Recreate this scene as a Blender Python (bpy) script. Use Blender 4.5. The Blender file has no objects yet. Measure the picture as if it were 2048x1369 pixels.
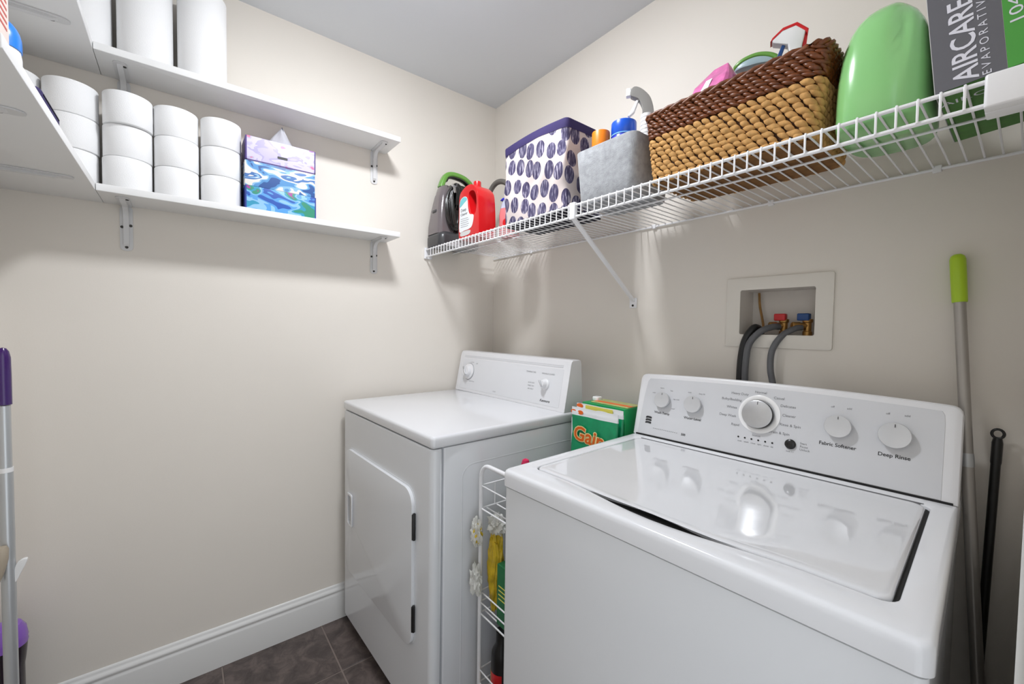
import bpy, bmesh, math, random
from mathutils import Matrix, Vector

# ------------------------------------------------------------------ camera
SC = bpy.context.scene
COL = SC.collection
def make_camera():
    cx, cy, cz = 1.7603, -1.2735, 1.215
    yaw, pitch, roll, fpx = 0.8983, -0.0345, 0.0145, 828.9
    fw = Vector((-math.sin(yaw)*math.cos(pitch), math.cos(yaw)*math.cos(pitch), math.sin(pitch)))
    rt = Vector((math.cos(yaw), math.sin(yaw), 0)); up = rt.cross(fw)
    r2 = rt*math.cos(roll) + up*math.sin(roll); u2 = up*math.cos(roll) - rt*math.sin(roll)
    cam = bpy.data.cameras.new('camera'); o = bpy.data.objects.new('camera', cam); COL.objects.link(o)
    M = Matrix((r2, u2, -fw)).transposed().to_4x4(); M.translation = (cx, cy, cz)
    o.matrix_world = M
    cam.sensor_fit = 'HORIZONTAL'; cam.sensor_width = 36.0; cam.lens = 36.0*fpx/2048.0
    cam.clip_start = 0.01; cam.clip_end = 50
    SC.camera = o
make_camera()
# ------------------------------------------------------------------ world (added even fill, entering by the doorway as from an unseen hallway)
WORLD_STRENGTH = 1.28
LAMP_STRENGTH = 154.0
w = bpy.data.worlds.new('world'); SC.world = w; w.use_nodes = True
bg = w.node_tree.nodes['Background']; bg.inputs[0].default_value = (0.96, 1.0, 1.05, 1); bg.inputs[1].default_value = WORLD_STRENGTH
SC.view_settings.view_transform = 'Standard'; SC.view_settings.look = 'None'
SC.view_settings.exposure = 0.12; SC.view_settings.gamma = 1.0; SC.view_settings.use_curve_mapping = False

PI = math.pi
rnd = random.Random(7)

# ------------------------------------------------------------------ materials
def lin(c):
    return tuple(((x/255)/12.92 if x/255 <= .04045 else ((x/255+.055)/1.055)**2.4) for x in c) + (1,)
MATS = {}
def mat(name, rgb, rough=.5, metal=0.0, spec=.5, coat=0.0, noise=0.0, nscale=40, bump=0.0, bscale=200, emit=None, estr=0, trans=0.0, alpha=1.0, rough_var=0.0, sheen=0.0, aniso=False):
    m = bpy.data.materials.new(name); m.use_nodes = True; nt = m.node_tree; b = nt.nodes['Principled BSDF']
    b.inputs['Base Color'].default_value = lin(rgb); b.inputs['Roughness'].default_value = rough
    b.inputs['Metallic'].default_value = metal; b.inputs['Specular IOR Level'].default_value = spec
    b.inputs['Coat Weight'].default_value = coat; b.inputs['Transmission Weight'].default_value = trans
    b.inputs['Alpha'].default_value = alpha; b.inputs['Sheen Weight'].default_value = sheen
    if emit: b.inputs['Emission Color'].default_value = lin(emit); b.inputs['Emission Strength'].default_value = estr
    tc = nt.nodes.new('ShaderNodeTexCoord')
    if noise:
        n = nt.nodes.new('ShaderNodeTexNoise'); n.inputs['Scale'].default_value = nscale; n.inputs['Detail'].default_value = 6
        nt.links.new(tc.outputs['Object'], n.inputs['Vector'])
        r = nt.nodes.new('ShaderNodeValToRGB')
        c = lin(rgb); lo = [max(0, x*(1-noise)) for x in c[:3]]+[1]; hi = [min(1, x*(1+noise)) for x in c[:3]]+[1]
        r.color_ramp.elements[0].color = lo; r.color_ramp.elements[1].color = hi
        r.color_ramp.elements[0].position = .3; r.color_ramp.elements[1].position = .7
        nt.links.new(n.outputs['Fac'], r.inputs['Fac']); nt.links.new(r.outputs['Color'], b.inputs['Base Color'])
    if bump:
        n2 = nt.nodes.new('ShaderNodeTexNoise'); n2.inputs['Scale'].default_value = bscale; n2.inputs['Detail'].default_value = 4
        nt.links.new(tc.outputs['Object'], n2.inputs['Vector'])
        bp = nt.nodes.new('ShaderNodeBump'); bp.inputs['Strength'].default_value = bump; bp.inputs['Distance'].default_value = .002
        nt.links.new(n2.outputs['Fac'], bp.inputs['Height']); nt.links.new(bp.outputs['Normal'], b.inputs['Normal'])
    MATS[name] = m
    return m

mat('wall_paint', (228, 222, 213), .62, spec=.3, noise=.012, nscale=3, bump=.06, bscale=260)
mat('ceiling_paint', (220, 223, 227), .85, spec=.2, bump=.1, bscale=180)
mat('trim_paint', (226, 226, 224), .32)
mat('shelf_white', (232, 232, 231), .38)
mat('bracket_white', (214, 214, 214), .4)
mat('screw_dark', (60, 58, 55), .4, metal=.6)
mat('enamel_white', (222, 223, 226), .14, spec=.5, coat=.3)
mat('enamel_side', (220, 222, 225), .13, spec=.5)
mat('lid_white', (216, 217, 220), .07, spec=.8, coat=1.0)
mat('console_white', (228, 228, 230), .3)
mat('panel_silver', (212, 213, 216), .42, metal=.0, spec=.5, noise=.01, nscale=8)
mat('knob_grey', (206, 207, 209), .3, metal=.25)
mat('dial_metal', (196, 197, 199), .34, metal=.75, noise=.05, nscale=30)
mat('ring_white', (252, 252, 252), .18, coat=.6)
mat('print_grey', (120, 121, 124), .5)
mat('print_dark', (48, 48, 50), .5)
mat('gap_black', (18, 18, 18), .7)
mat('black_plastic', (22, 21, 21), .28)
mat('black_rubber', (26, 26, 27), .45)
mat('grey_hose', (92, 93, 96), .5, noise=.08, nscale=50)
mat('wire_white', (236, 236, 238), .32)
mat('paper_white', (238, 238, 238), .9, spec=.15, bump=.25, bscale=420)
mat('cardboard', (170, 140, 105), .9)
mat('tissue_shaded', (190, 190, 197), .9, spec=.1, bump=.3, bscale=90)  # white tissue, its shade put into the grey
mat('grout', (132, 120, 114), .9)
mat('brass', (168, 128, 72), .38, metal=.8, noise=.2, nscale=60)
mat('rust_strip', (150, 112, 62), .8, noise=.35, nscale=35)
mat('box_plastic', (224, 219, 210), .45)
mat('box_inner', (212, 206, 198), .5)
mat('valve_red', (190, 32, 36), .35)
mat('valve_blue', (22, 66, 124), .35)
mat('lime', (176, 212, 42), .38)
mat('pole_steel', (172, 168, 163), .34, metal=.55)
mat('pole_alu', (196, 199, 201), .3, metal=.6)
mat('purple', (56, 16, 96), .22, coat=.3)
mat('lavender', (138, 92, 190), .22, coat=.3)
mat('plum_black', (30, 16, 30), .25)
mat('tan_plastic', (172, 160, 142), .5)
mat('felt', (158, 160, 163), .95, spec=.1, noise=.16, nscale=70, bump=.5, bscale=300, sheen=.3)
mat('orange', (240, 132, 22), .35)
mat('blue_cap', (14, 84, 200), .28, coat=.2)
mat('sky_blue', (120, 178, 238), .3)
mat('light_blue_cap', (26, 128, 226), .28, coat=.2)
mat('spray_grey', (140, 138, 134), .4)
mat('white_plastic', (236, 236, 236), .3)
mat('pink_pack', (214, 112, 168), .18, coat=.6, noise=.25, nscale=40)
mat('pink_box', (230, 214, 206), .5)
mat('red_print', (196, 88, 80), .5)
mat('scoop_green', (98, 150, 62), .3)
mat('scoop_grey', (150, 172, 178), .35)
mat('red_plastic', (206, 20, 26), .3, coat=.2)
mat('pink_liquid', (222, 130, 132), .2, coat=.4)
mat('clear_grey', (176, 186, 206), .15, coat=.5)
mat('royal_blue', (24, 44, 190), .3)
mat('label_white', (232, 236, 238), .45)
mat('label_teal', (118, 196, 202), .45)
mat('vac_tank', (110, 102, 104), .16, coat=.5)
mat('vac_dark', (62, 62, 64), .3)
mat('vac_black', (20, 19, 18), .22, coat=.3)
mat('vac_green', (104, 160, 66), .3, coat=.2)
mat('chrome', (210, 210, 212), .15, metal=1)
mat('ring_hose', (104, 100, 94), .35)
mat('navy', (58, 50, 92), .75, spec=.2)
mat('navy_dark', (28, 27, 40), .8, spec=.2)
mat('wick_tan', (190, 146, 90), .8, spec=.2, noise=.22, nscale=90)
mat('wick_brown', (104, 54, 20), .42, spec=.45, noise=.35, nscale=110)
mat('wick_core', (70, 42, 20), .9)
mat('wick_base', (122, 82, 36), .8, noise=.2, nscale=60)
mat('det_green', (140, 202, 128), .2, coat=.4)
mat('det_cap', (222, 236, 224), .3)
mat('air_grey', (98, 98, 104), .5)
mat('air_green', (74, 156, 62), .5)
mat('air_dkgreen', (60, 118, 40), .5, noise=.12, nscale=60)
mat('air_print', (222, 222, 232), .5)
mat('card_white', (206, 206, 204), .6)
mat('gain_green', (14, 142, 92), .3, coat=.2, noise=.18, nscale=26)
mat('gain_white', (220, 222, 224), .3)
mat('gain_orange', (232, 104, 22), .4)
mat('gain_cream', (250, 226, 160), .4)
mat('box_green', (12, 152, 84), .4)
mat('box_olive', (180, 184, 120), .5, noise=.12, nscale=60)
mat('label_yellow', (226, 214, 96), .45)
mat('yellow_bag', (206, 176, 40), .35, noise=.3, nscale=40)
mat('clear_bag', (226, 226, 220), .15, alpha=.8)
mat('green_carton', (26, 110, 62), .5)
mat('blue_carton', (42, 62, 120), .5)
mat('yellow_print', (230, 176, 40), .4)
mat('hot_pink', (206, 30, 84), .3)
mat('lamp_glass', (255, 250, 240), .4, emit=(247, 250, 255), estr=LAMP_STRENGTH)
mat('lamp_pan', (225, 225, 222), .4)
mat('box_purple', (66, 40, 120), .5)
mat('box_blue', (28, 52, 140), .5)

def node_mat(name):
    m = bpy.data.materials.new(name); m.use_nodes = True; MATS[name] = m
    return m, m.node_tree, m.node_tree.nodes['Principled BSDF']
def ramp(nt, stops, const=True):
    r = nt.nodes.new('ShaderNodeValToRGB'); cr = r.color_ramp
    cr.interpolation = 'CONSTANT' if const else 'LINEAR'
    while len(cr.elements) < len(stops): cr.elements.new(.5)
    for e, (p, c) in zip(cr.elements, stops): e.position = p; e.color = lin(c)
    return r
def tile_material():
    m, nt, b = node_mat('slate_tile'); b.inputs['Roughness'].default_value = .5
    geo = nt.nodes.new('ShaderNodeNewGeometry')
    n = nt.nodes.new('ShaderNodeTexNoise'); n.inputs['Scale'].default_value = 16; n.inputs['Detail'].default_value = 9; n.inputs['Roughness'].default_value = .65
    n.inputs['Distortion'].default_value = .6
    nt.links.new(geo.outputs['Position'], n.inputs['Vector'])
    r = ramp(nt, [(.3, (58, 51, 49)), (.48, (84, 74, 71)), (.6, (104, 92, 88)), (.75, (78, 72, 72))], False)
    nt.links.new(n.outputs['Fac'], r.inputs['Fac']); nt.links.new(r.outputs['Color'], b.inputs['Base Color'])
    bp = nt.nodes.new('ShaderNodeBump'); bp.inputs['Strength'].default_value = .25; bp.inputs['Distance'].default_value = .004
    nt.links.new(n.outputs['Fac'], bp.inputs['Height']); nt.links.new(bp.outputs['Normal'], b.inputs['Normal'])
tile_material()
def print_material(name, stops, scale, dist, seed, const=True, detail=1.0):
    m, nt, b = node_mat(name); b.inputs['Roughness'].default_value = .4
    tc = nt.nodes.new('ShaderNodeTexCoord'); mp = nt.nodes.new('ShaderNodeMapping')
    mp.inputs['Location'].default_value = (seed, seed*.7, seed*.3); mp.inputs['Scale'].default_value = scale
    n = nt.nodes.new('ShaderNodeTexNoise'); n.inputs['Scale'].default_value = 1; n.inputs['Detail'].default_value = detail; n.inputs['Distortion'].default_value = dist
    nt.links.new(tc.outputs['Object'], mp.inputs['Vector']); nt.links.new(mp.outputs['Vector'], n.inputs['Vector'])
    r = ramp(nt, stops, const); nt.links.new(n.outputs['Fac'], r.inputs['Fac']); nt.links.new(r.outputs['Color'], b.inputs['Base Color'])
print_material('print_feather', [(0, (150, 92, 168)), (.27, (196, 188, 220)), (.40, (178, 170, 208)), (.47, (208, 202, 228)), (.60, (190, 184, 214)), (.66, (214, 122, 160)), (.73, (150, 66, 150))], (16, 16, 30), .5, 3.1, True, 2)
print_material('print_tropic', [(0, (150, 58, 140)), (.30, (40, 84, 170)), (.40, (84, 152, 212)), (.48, (140, 188, 228)), (.55, (52, 146, 178)), (.61, (56, 140, 112)), (.70, (156, 58, 142))], (11, 11, 20), 1.0, 9.7, True, 1)
print_material('print_waves', [(0, (52, 88, 150)), (.37, (88, 146, 200)), (.435, (140, 186, 220)), (.475, (226, 222, 216)), (.575, (72, 116, 176)), (.66, (150, 190, 222)), (.70, (222, 218, 212))], (11, 11, 26), 1.0, 5.3, True, 1)
def leaf_material():
    m, nt, b = node_mat('leaf_fabric'); b.inputs['Roughness'].default_value = .85; b.inputs['Specular IOR Level'].default_value = .15
    N = nt.nodes.new; L = nt.links.new
    tc = N('ShaderNodeTexCoord'); sx = N('ShaderNodeSeparateXYZ'); L(tc.outputs['Object'], sx.inputs[0])
    add = N('ShaderNodeMath'); add.operation = 'ADD'; L(sx.outputs[0], add.inputs[0]); L(sx.outputs[1], add.inputs[1])
    cb = N('ShaderNodeCombineXYZ'); L(add.outputs[0], cb.inputs[0]); L(sx.outputs[2], cb.inputs[1])
    mp = N('ShaderNodeMapping'); mp.inputs['Scale'].default_value = (20.5, 16, 1); mp.inputs['Rotation'].default_value = (0, 0, .25); L(cb.outputs[0], mp.inputs['Vector'])
    v = N('ShaderNodeTexVoronoi'); v.voronoi_dimensions = '2D'; v.inputs['Scale'].default_value = 1; v.inputs['Randomness'].default_value = .30; L(mp.outputs[0], v.inputs['Vector'])
    lt = N('ShaderNodeMath'); lt.operation = 'LESS_THAN'; lt.inputs[1].default_value = .43; L(v.outputs['Distance'], lt.inputs[0])
    wv = N('ShaderNodeTexNoise'); wv.inputs['Scale'].default_value = 1; wv.inputs['Detail'].default_value = 2
    mp2 = N('ShaderNodeMapping'); mp2.inputs['Scale'].default_value = (220, 30, 1); mp2.inputs['Rotation'].default_value = (0, 0, .3); L(cb.outputs[0], mp2.inputs['Vector']); L(mp2.outputs[0], wv.inputs['Vector'])
    r = ramp(nt, [(.40, (62, 56, 84)), (.56, (98, 94, 120)), (.62, (168, 162, 178))], False); L(wv.outputs['Fac'], r.inputs['Fac'])
    mx = N('ShaderNodeMix'); mx.data_type = 'RGBA'; mx.inputs['A'].default_value = lin((208, 196, 192)); L(lt.outputs[0], mx.inputs['Factor']); L(r.outputs['Color'], mx.inputs['B'])
    L(mx.outputs['Result'], b.inputs['Base Color'])
leaf_material()

# ------------------------------------------------------------------ mesh helpers
class G:
    """collects vertices and faces, then becomes one mesh object"""
    def __init__(s): s.v = []; s.f = []; s.m = []
    def add(s, v, f, M=None, mi=0):
        o = len(s.v)
        s.v += [tuple(M @ Vector(p)) if M is not None else tuple(p) for p in v]
        s.f += [tuple(i+o for i in q) for q in f]; s.m += [mi]*len(f)
        return s
    def merge(s, g, M=None, mi=0): return s.add(g.v, g.f, M, mi)
    def loft(s, loops, cap0=True, cap1=True, closed=True, M=None, mi=0):
        n = len(loops[0]); v = [p for l in loops for p in l]; f = []
        for k in range(len(loops)-1):
            for i in range(n if closed else n-1):
                j = (i+1) % n; f.append((k*n+i, k*n+j, (k+1)*n+j, (k+1)*n+i))
        if cap0: f.append(tuple(reversed(range(n))))
        if cap1: f.append(tuple(range((len(loops)-1)*n, len(loops)*n)))
        return s.add(v, f, M, mi)
    def lathe(s, prof, n=24, M=None, mi=0, cap=True):
        loops = [[(r*math.cos(2*PI*i/n), r*math.sin(2*PI*i/n), z) for i in range(n)] for r, z in prof]
        return s.loft(loops, cap, cap, True, M, mi)
    def box(s, x0, x1, y0, y1, z0, z1, M=None, mi=0):
        v = [(x0,y0,z0),(x1,y0,z0),(x1,y1,z0),(x0,y1,z0),(x0,y0,z1),(x1,y0,z1),(x1,y1,z1),(x0,y1,z1)]
        f = [(0,3,2,1),(4,5,6,7),(0,1,5,4),(1,2,6,5),(2,3,7,6),(3,0,4,7)]
        return s.add(v, f, M, mi)
    def rbox(s, x0, x1, y0, y1, z0, z1, r=.01, b=None, M=None, mi=0, nc=4):
        """box with vertical edges rounded by r and top/bottom edges rounded by b"""
        b = r if b is None else b
        loops = []
        k = 4
        for i in range(k+1):
            a = PI/2*i/k; ins = b*(1-math.sin(a)); z = z0+b*(1-math.cos(a)); loops.append((ins, z))
        for i in range(k+1):
            a = PI/2*i/k; ins = b*(1-math.cos(a)); z = z1-b*(1-math.sin(a)); loops.append((ins, z))
        L = []
        for ins, z in loops:
            L.append([(p[0], p[1], z) for p in rr(x0+ins, x1-ins, y0+ins, y1-ins, max(r-ins, .0004), nc)])
        return s.loft(L, M=M, mi=mi)
    def tube(s, path, r, n=8, closed=False, M=None, mi=0):
        P = [Vector(p) for p in path]; loops = []; N = len(P); up = None
        for i, p in enumerate(P):
            a = P[(i-1) % N] if closed or i > 0 else p; c = P[(i+1) % N] if closed or i < N-1 else p
            t = (c-a).normalized()
            if up is None:
                up = Vector((0, 0, 1)) if abs(t.z) < .9 else Vector((1, 0, 0))
            up = (up - t*up.dot(t)); 
            if up.length < 1e-6: up = t.orthogonal()
            up.normalize(); sd = t.cross(up)
            rad = r[i] if isinstance(r, (list, tuple)) else r
            loops.append([tuple(p + up*rad*math.cos(2*PI*k/n) + sd*rad*math.sin(2*PI*k/n)) for k in range(n)])
        if closed: loops.append(loops[0])
        return s.loft(loops, not closed, not closed, True, M, mi)
    def mesh(s, name, mats, angle=35):
        me = bpy.data.meshes.new(name); me.from_pydata(s.v, [], s.f)
        bm = bmesh.new(); bm.from_mesh(me); bmesh.ops.recalc_face_normals(bm, faces=bm.faces); bm.to_mesh(me); bm.free()
        for m in (mats if isinstance(mats, (list, tuple)) else [mats]): me.materials.append(MATS[m])
        if any(s.m):
            me.polygons.foreach_set('material_index', s.m)
        me.polygons.foreach_set('use_smooth', [True]*len(me.polygons)); me.set_sharp_from_angle(angle=math.radians(angle))
        me.update(); return me
    def build(s, name, mats, parent=None, angle=35, loc=None, M=None):
        return link(name, s.mesh(name, mats, angle), parent, loc, M)
def link(name, me, parent=None, loc=None, M=None):
    o = bpy.data.objects.new(name, me); COL.objects.link(o)
    if parent: o.parent = parent
    if M is not None: o.matrix_local = M
    if loc: o.location = loc
    return o
def rr(x0, x1, y0, y1, r, nc=4, ns=1):
    """rounded rectangle, nc points per corner, ns extra divisions per side"""
    pts = []
    cs = [((x1-r, y0+r), -PI/2), ((x1-r, y1-r), 0), ((x0+r, y1-r), PI/2), ((x0+r, y0+r), PI)]
    for k, ((cx, cy), a0) in enumerate(cs):
        for i in range(nc+1):
            a = a0+PI/2*i/nc; pts.append((cx+r*math.cos(a), cy+r*math.sin(a)))
        if ns > 1:
            (nx, ny), na = cs[(k+1) % 4]; p = pts[-1]; q = (nx+r*math.cos(na), ny+r*math.sin(na))
            for i in range(1, ns): t = i/ns; pts.append((p[0]+(q[0]-p[0])*t, p[1]+(q[1]-p[1])*t))
    return pts
def smooth(pts, n=8, closed=False):
    """Catmull-Rom through points"""
    P = [Vector(p) for p in pts]; out = []; N = len(P)
    for i in range(N if closed else N-1):
        p0 = P[(i-1) % N] if closed or i > 0 else P[0]; p1 = P[i]; p2 = P[(i+1) % N]; p3 = P[(i+2) % N] if closed or i+2 < N else P[-1]
        for k in range(n):
            t = k/n
            out.append(.5*((2*p1)+(p2-p0)*t+(2*p0-5*p1+4*p2-p3)*t*t+(3*p1-p0-3*p2+p3)*t*t*t))
    if not closed: out.append(P[-1])
    return out
def plate(outer, holes, depth, bevel=0.0, segs=3):
    """a flat outline (x, y) with holes, extruded along +z, edges bevelled"""
    bm = bmesh.new(); es = []
    for lp in [outer]+list(holes):
        vs = [bm.verts.new((p[0], p[1], 0)) for p in lp]
        es += [bm.edges.new((vs[i], vs[(i+1) % len(vs)])) for i in range(len(vs))]
    bmesh.ops.triangle_fill(bm, use_beauty=True, use_dissolve=False, edges=es)
    bmesh.ops.recalc_face_normals(bm, faces=bm.faces)
    ex = bmesh.ops.extrude_face_region(bm, geom=list(bm.faces))
    vs = [g for g in ex['geom'] if isinstance(g, bmesh.types.BMVert)]
    bmesh.ops.translate(bm, verts=vs, vec=(0, 0, depth)); bmesh.ops.recalc_face_normals(bm, faces=bm.faces)
    if bevel:
        E = [e for e in bm.edges if e.is_manifold and e.calc_face_angle(0) > 1.0 and abs(e.verts[0].co.z-e.verts[1].co.z) < 1e-6]
        bmesh.ops.bevel(bm, geom=E, offset=bevel, segments=segs, profile=.5, affect='EDGES', clamp_overlap=True)
    bm.verts.index_update(); g = G(); g.add([v.co[:] for v in bm.verts], [[v.index for v in f.verts] for f in bm.faces]); bm.free()
    return g
def T(x, y, z): return Matrix.Translation((x, y, z))
def R(a, ax): return Matrix.Rotation(a, 4, ax)
XZ = R(PI/2, 'X')        # a plate drawn in x-y, stood up to face -Y
def text(s, size, M, g, align='CENTER', offset=0.0, shear=0.0, bold=0.0, depth=0.0, spacing=1.0):
    cu = bpy.data.curves.new('t', 'FONT'); cu.body = s; cu.size = size; cu.align_x = align; cu.align_y = 'CENTER'
    cu.offset = offset+bold; cu.shear = shear; cu.extrude = depth; cu.resolution_u = 3; cu.space_character = spacing
    o = bpy.data.objects.new('t', cu); COL.objects.link(o); dg = bpy.context.evaluated_depsgraph_get()
    me = bpy.data.meshes.new_from_object(o.evaluated_get(dg))
    g.add([v.co[:] for v in me.vertices], [tuple(p.vertices) for p in me.polygons], M)
    bpy.data.objects.remove(o); bpy.data.curves.remove(cu); bpy.data.meshes.remove(me)
def text_fit(s, w_, h, M, g, bold=0.0):
    k = G(); text(s, 1.0, Matrix.Identity(4), k, 'LEFT', bold=bold)
    xs = [p[0] for p in k.v]; ys = [p[1] for p in k.v]
    g.add([((p[0]-min(xs))*w_/(max(xs)-min(xs)), (p[1]-min(ys))*h/(max(ys)-min(ys)), 0) for p in k.v], k.f, M)
def thing(name, label, cat, loc=(0, 0, 0), rz=0, group=None):
    o = bpy.data.objects.new(name, None); COL.objects.link(o); o.empty_display_size = .05
    o.location = loc; o.rotation_euler = (0, 0, rz)
    return tag(o, label, cat, group)
def tag(o, label=None, cat=None, group=None, kind=None):
    if label: o['label'] = label
    if cat: o['category'] = cat
    if group: o['group'] = group
    if kind: o['kind'] = kind
    return o
def copy_tree(o, parent=None):
    c = o.copy(); COL.objects.link(c); c.parent = parent
    for ch in list(o.children):
        k = copy_tree(ch, c); k.matrix_parent_inverse = ch.matrix_parent_inverse.copy()
    return c
def struct(o, label=None, cat=None):
    return tag(o, label, cat, None, 'structure')

# ================================================================== THE ROOM
RW, RD, H = 1.767, 1.70, 2.339       # right wall, depth to the near wall, ceiling
def room():
    hx0, hx1, hz0, hz1 = 1.216, 1.424, 1.192, 1.347
    g = G().box(-.1, hx0, 0, .12, 0, H).box(hx1, RW+.12, 0, .12, 0, H).box(hx0, hx1, 0, .12, 0, hz0).box(hx0, hx1, 0, .12, hz1, H)
    struct(g.build('wall_back', 'wall_paint'), 'cream painted wall behind the washer and dryer', 'wall')
    struct(G().box(-.1, 0, -RD-.1, 0, 0, H).build('wall_left', 'wall_paint'), 'cream painted wall carrying the two white board shelves', 'wall')
    struct(G().box(0, RW+.12, -RD-.1, -RD, 0, H).build('wall_front', 'wall_paint'), 'cream painted wall at the left edge with the corner shelves', 'wall')
    oy0, oy1, oz = -1.55, -.72, 2.05
    g = G().box(RW, RW+.12, oy1, 0, 0, H).box(RW, RW+.12, -RD, oy0, 0, H).box(RW, RW+.12, oy0, oy1, oz, H)
    struct(g.build('wall_right', 'wall_paint'), 'cream painted wall with the open doorway', 'wall')
    cx = 1.7610
    g = G().box(cx, RW, oy1, oy1+.06, 0, oz+.06).box(cx, RW, oy0-.06, oy0, 0, oz+.06).box(cx, RW, oy0, oy1, oz, oz+.06)
    g.box(RW, RW+.12, oy1-.012, oy1-.0005, 0, oz).box(RW, RW+.12, oy0+.0005, oy0+.012, 0, oz)
    struct(g.build('trim_1', 'trim_paint'), 'white door casing at the right edge', 'door trim')
    struct(G().box(-.1, RW+.12, -RD-.1, .12, H, H+.1).build('ceiling', 'ceiling_paint'), 'flat pale grey ceiling', 'ceiling')
    fl = struct(G().box(-.1, RW+.12, -RD-.1, .12, -.1, -.0025).build('floor', 'grout'), 'dark slate floor tiles with thin grout', 'floor')
    s, j = .33, .0055
    me = None
    xs = [.289+s*k for k in range(-2, 6)]; ys = [-.845+s*k for k in range(-4, 4)]
    for x in xs[:-1]:
        for y in ys[:-1]:
            x0, x1, y0, y1 = max(x, -.002)+j/2, min(x+s, RW+.12)-j/2, max(y, -RD)+j/2, min(y+s, .002)-j/2
            if x1-x0 < .02 or y1-y0 < .02: continue
            b = .0012; L = [[(px, py, z) for px, py in rr(x0+i, x1-i, y0+i, y1-i, .0015, 1)] for i, z in ((0, -.0025), (0, -b), (b, 0))]
            G().loft(L).build('tile', 'slate_tile', fl, loc=None)
    prof = [(0, 0), (.014, 0), (.014, .100), (.0128, .105), (.0105, .109), (.0105, .113), (.013, .117), (.0125, .123), (.008, .128), (.0055, .131), (.0055, .135), (.0035, .1405), (0, .142)]
    def base(name, M, length):
        L = [[(p[0], t, p[1]) for p in prof] for t in (0, length)]
        return struct(G().loft(L, M=M).build(name, 'trim_paint', angle=50))
    tag(base('baseboard_left', T(0.0005, -RD, 0), RD-.015), 'white moulded baseboard running to the dryer', 'baseboard')
    tag(base('baseboard_back', T(0, -.0005, 0) @ R(-PI/2, 'Z'), RW), 'white moulded baseboard behind the machines', 'baseboard')
room()

def ceiling_light():
    t = thing('ceiling_light', 'round white flush ceiling lamp above the machines', 'lamp', (.80, -.80, H))
    G().lathe([(0.001, 0), (.108, 0), (.11, -.006), (.11, -.026), (.10, -.03), (.001, -.03)], 40).build('pan', 'lamp_pan', t)
    k = 8
    G().lathe([(.097, -.03)] + [(.097*math.cos(PI/2*i/k)+.0005, -.03-.026*math.sin(PI/2*i/k)) for i in range(1, k+1)], 40).build('diffuser', 'lamp_glass', t)
ceiling_light()

# ================================================================== BOARD SHELVES
def bracket_meshes():
    # local: wall plane x=0, shelf underside z=0, arm along +x, width along y
    a, h, wd = .125, .138, .030
    g = G()
    g.loft([[(x, p[0], p[1]) for p in rr(-wd/2, wd/2, -h, 0, .012, 4)] for x in (.0005, .003)])
    g.loft([[(p[0], p[1], z) for p in rr(.0005, a, -wd/2, wd/2, .012, 4)] for z in (-.003, -.0004)])
    # raised rib: follows the inside corner with a sweeping curve
    pts = [(.003, -h+.012), (.003, -.003), (a-.012, -.003), (a-.02, -.008)]
    c = []
    for i in range(13):
        q = PI/2*i/12; c.append((.012+.036*(1-math.sin(q)), -.010-.036*(1-math.cos(q))))
    outl = pts + c + [(.010, -h+.022)]
    g.loft([[(p[0], y, p[1]) for p in outl] for y in (-.0065, .0065)])
    body = g.mesh('bracket', 'bracket_white', 30)
    s = G().lathe([(.001, 0), (.0042, 0), (.0042, .0012), (.003, .002), (.001, .002)], 10).mesh('screw', 'screw_dark')
    return body, s
BR, SCR = bracket_meshes()
def add_bracket(parent, M):
    b = link('bracket', BR, parent, M=M)
    for m in (T(.003, .010, -.060) @ R(PI/2, 'Y'), T(.003, -.010, -.066) @ R(PI/2, 'Y'), T(.003, 0, -.127) @ R(PI/2, 'Y'), T(.105, .010, -.003) @ R(PI, 'X')):
        link('screw', SCR, b, M=m)
LZ, UZ, BT = 1.574, 1.952, .020
def shelves():
    for z, which in ((LZ, 'lower'), (UZ, 'upper')):
        t = thing('wall_shelf', {'lower': 'lower white board shelf on left wall holding the stacked toilet rolls', 'upper': 'upper white board shelf on left wall holding the paper towel rolls'}[which], 'shelf', (0, -.58, z), group='board shelves along the left wall')
        G().rbox(.0005, .1555, -.875+.0008, 0, 0, BT, .002, .0015).build('board', 'shelf_white', t)
        add_bracket(t, T(0, -.052, 0)); add_bracket(t, T(0, -.825, 0))
        t = thing('corner_shelf', {'lower': 'lower white board shelf at left edge holding the blue capped bottle', 'upper': 'topmost white board shelf at upper left edge, seen from below'}[which], 'shelf', (.0005, -RD, z), group='board shelves on the near wall')
        G().rbox(0, .90, .0005, RD-1.4552, 0, BT, .002, .0015).build('board', 'shelf_white', t)
        for x in (.255, .66):
            add_bracket(t, T(x, 0, 0) @ R(PI/2, 'Z') @ Matrix.Diagonal((1.75, 1, 1, 1)))
shelves()

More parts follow.
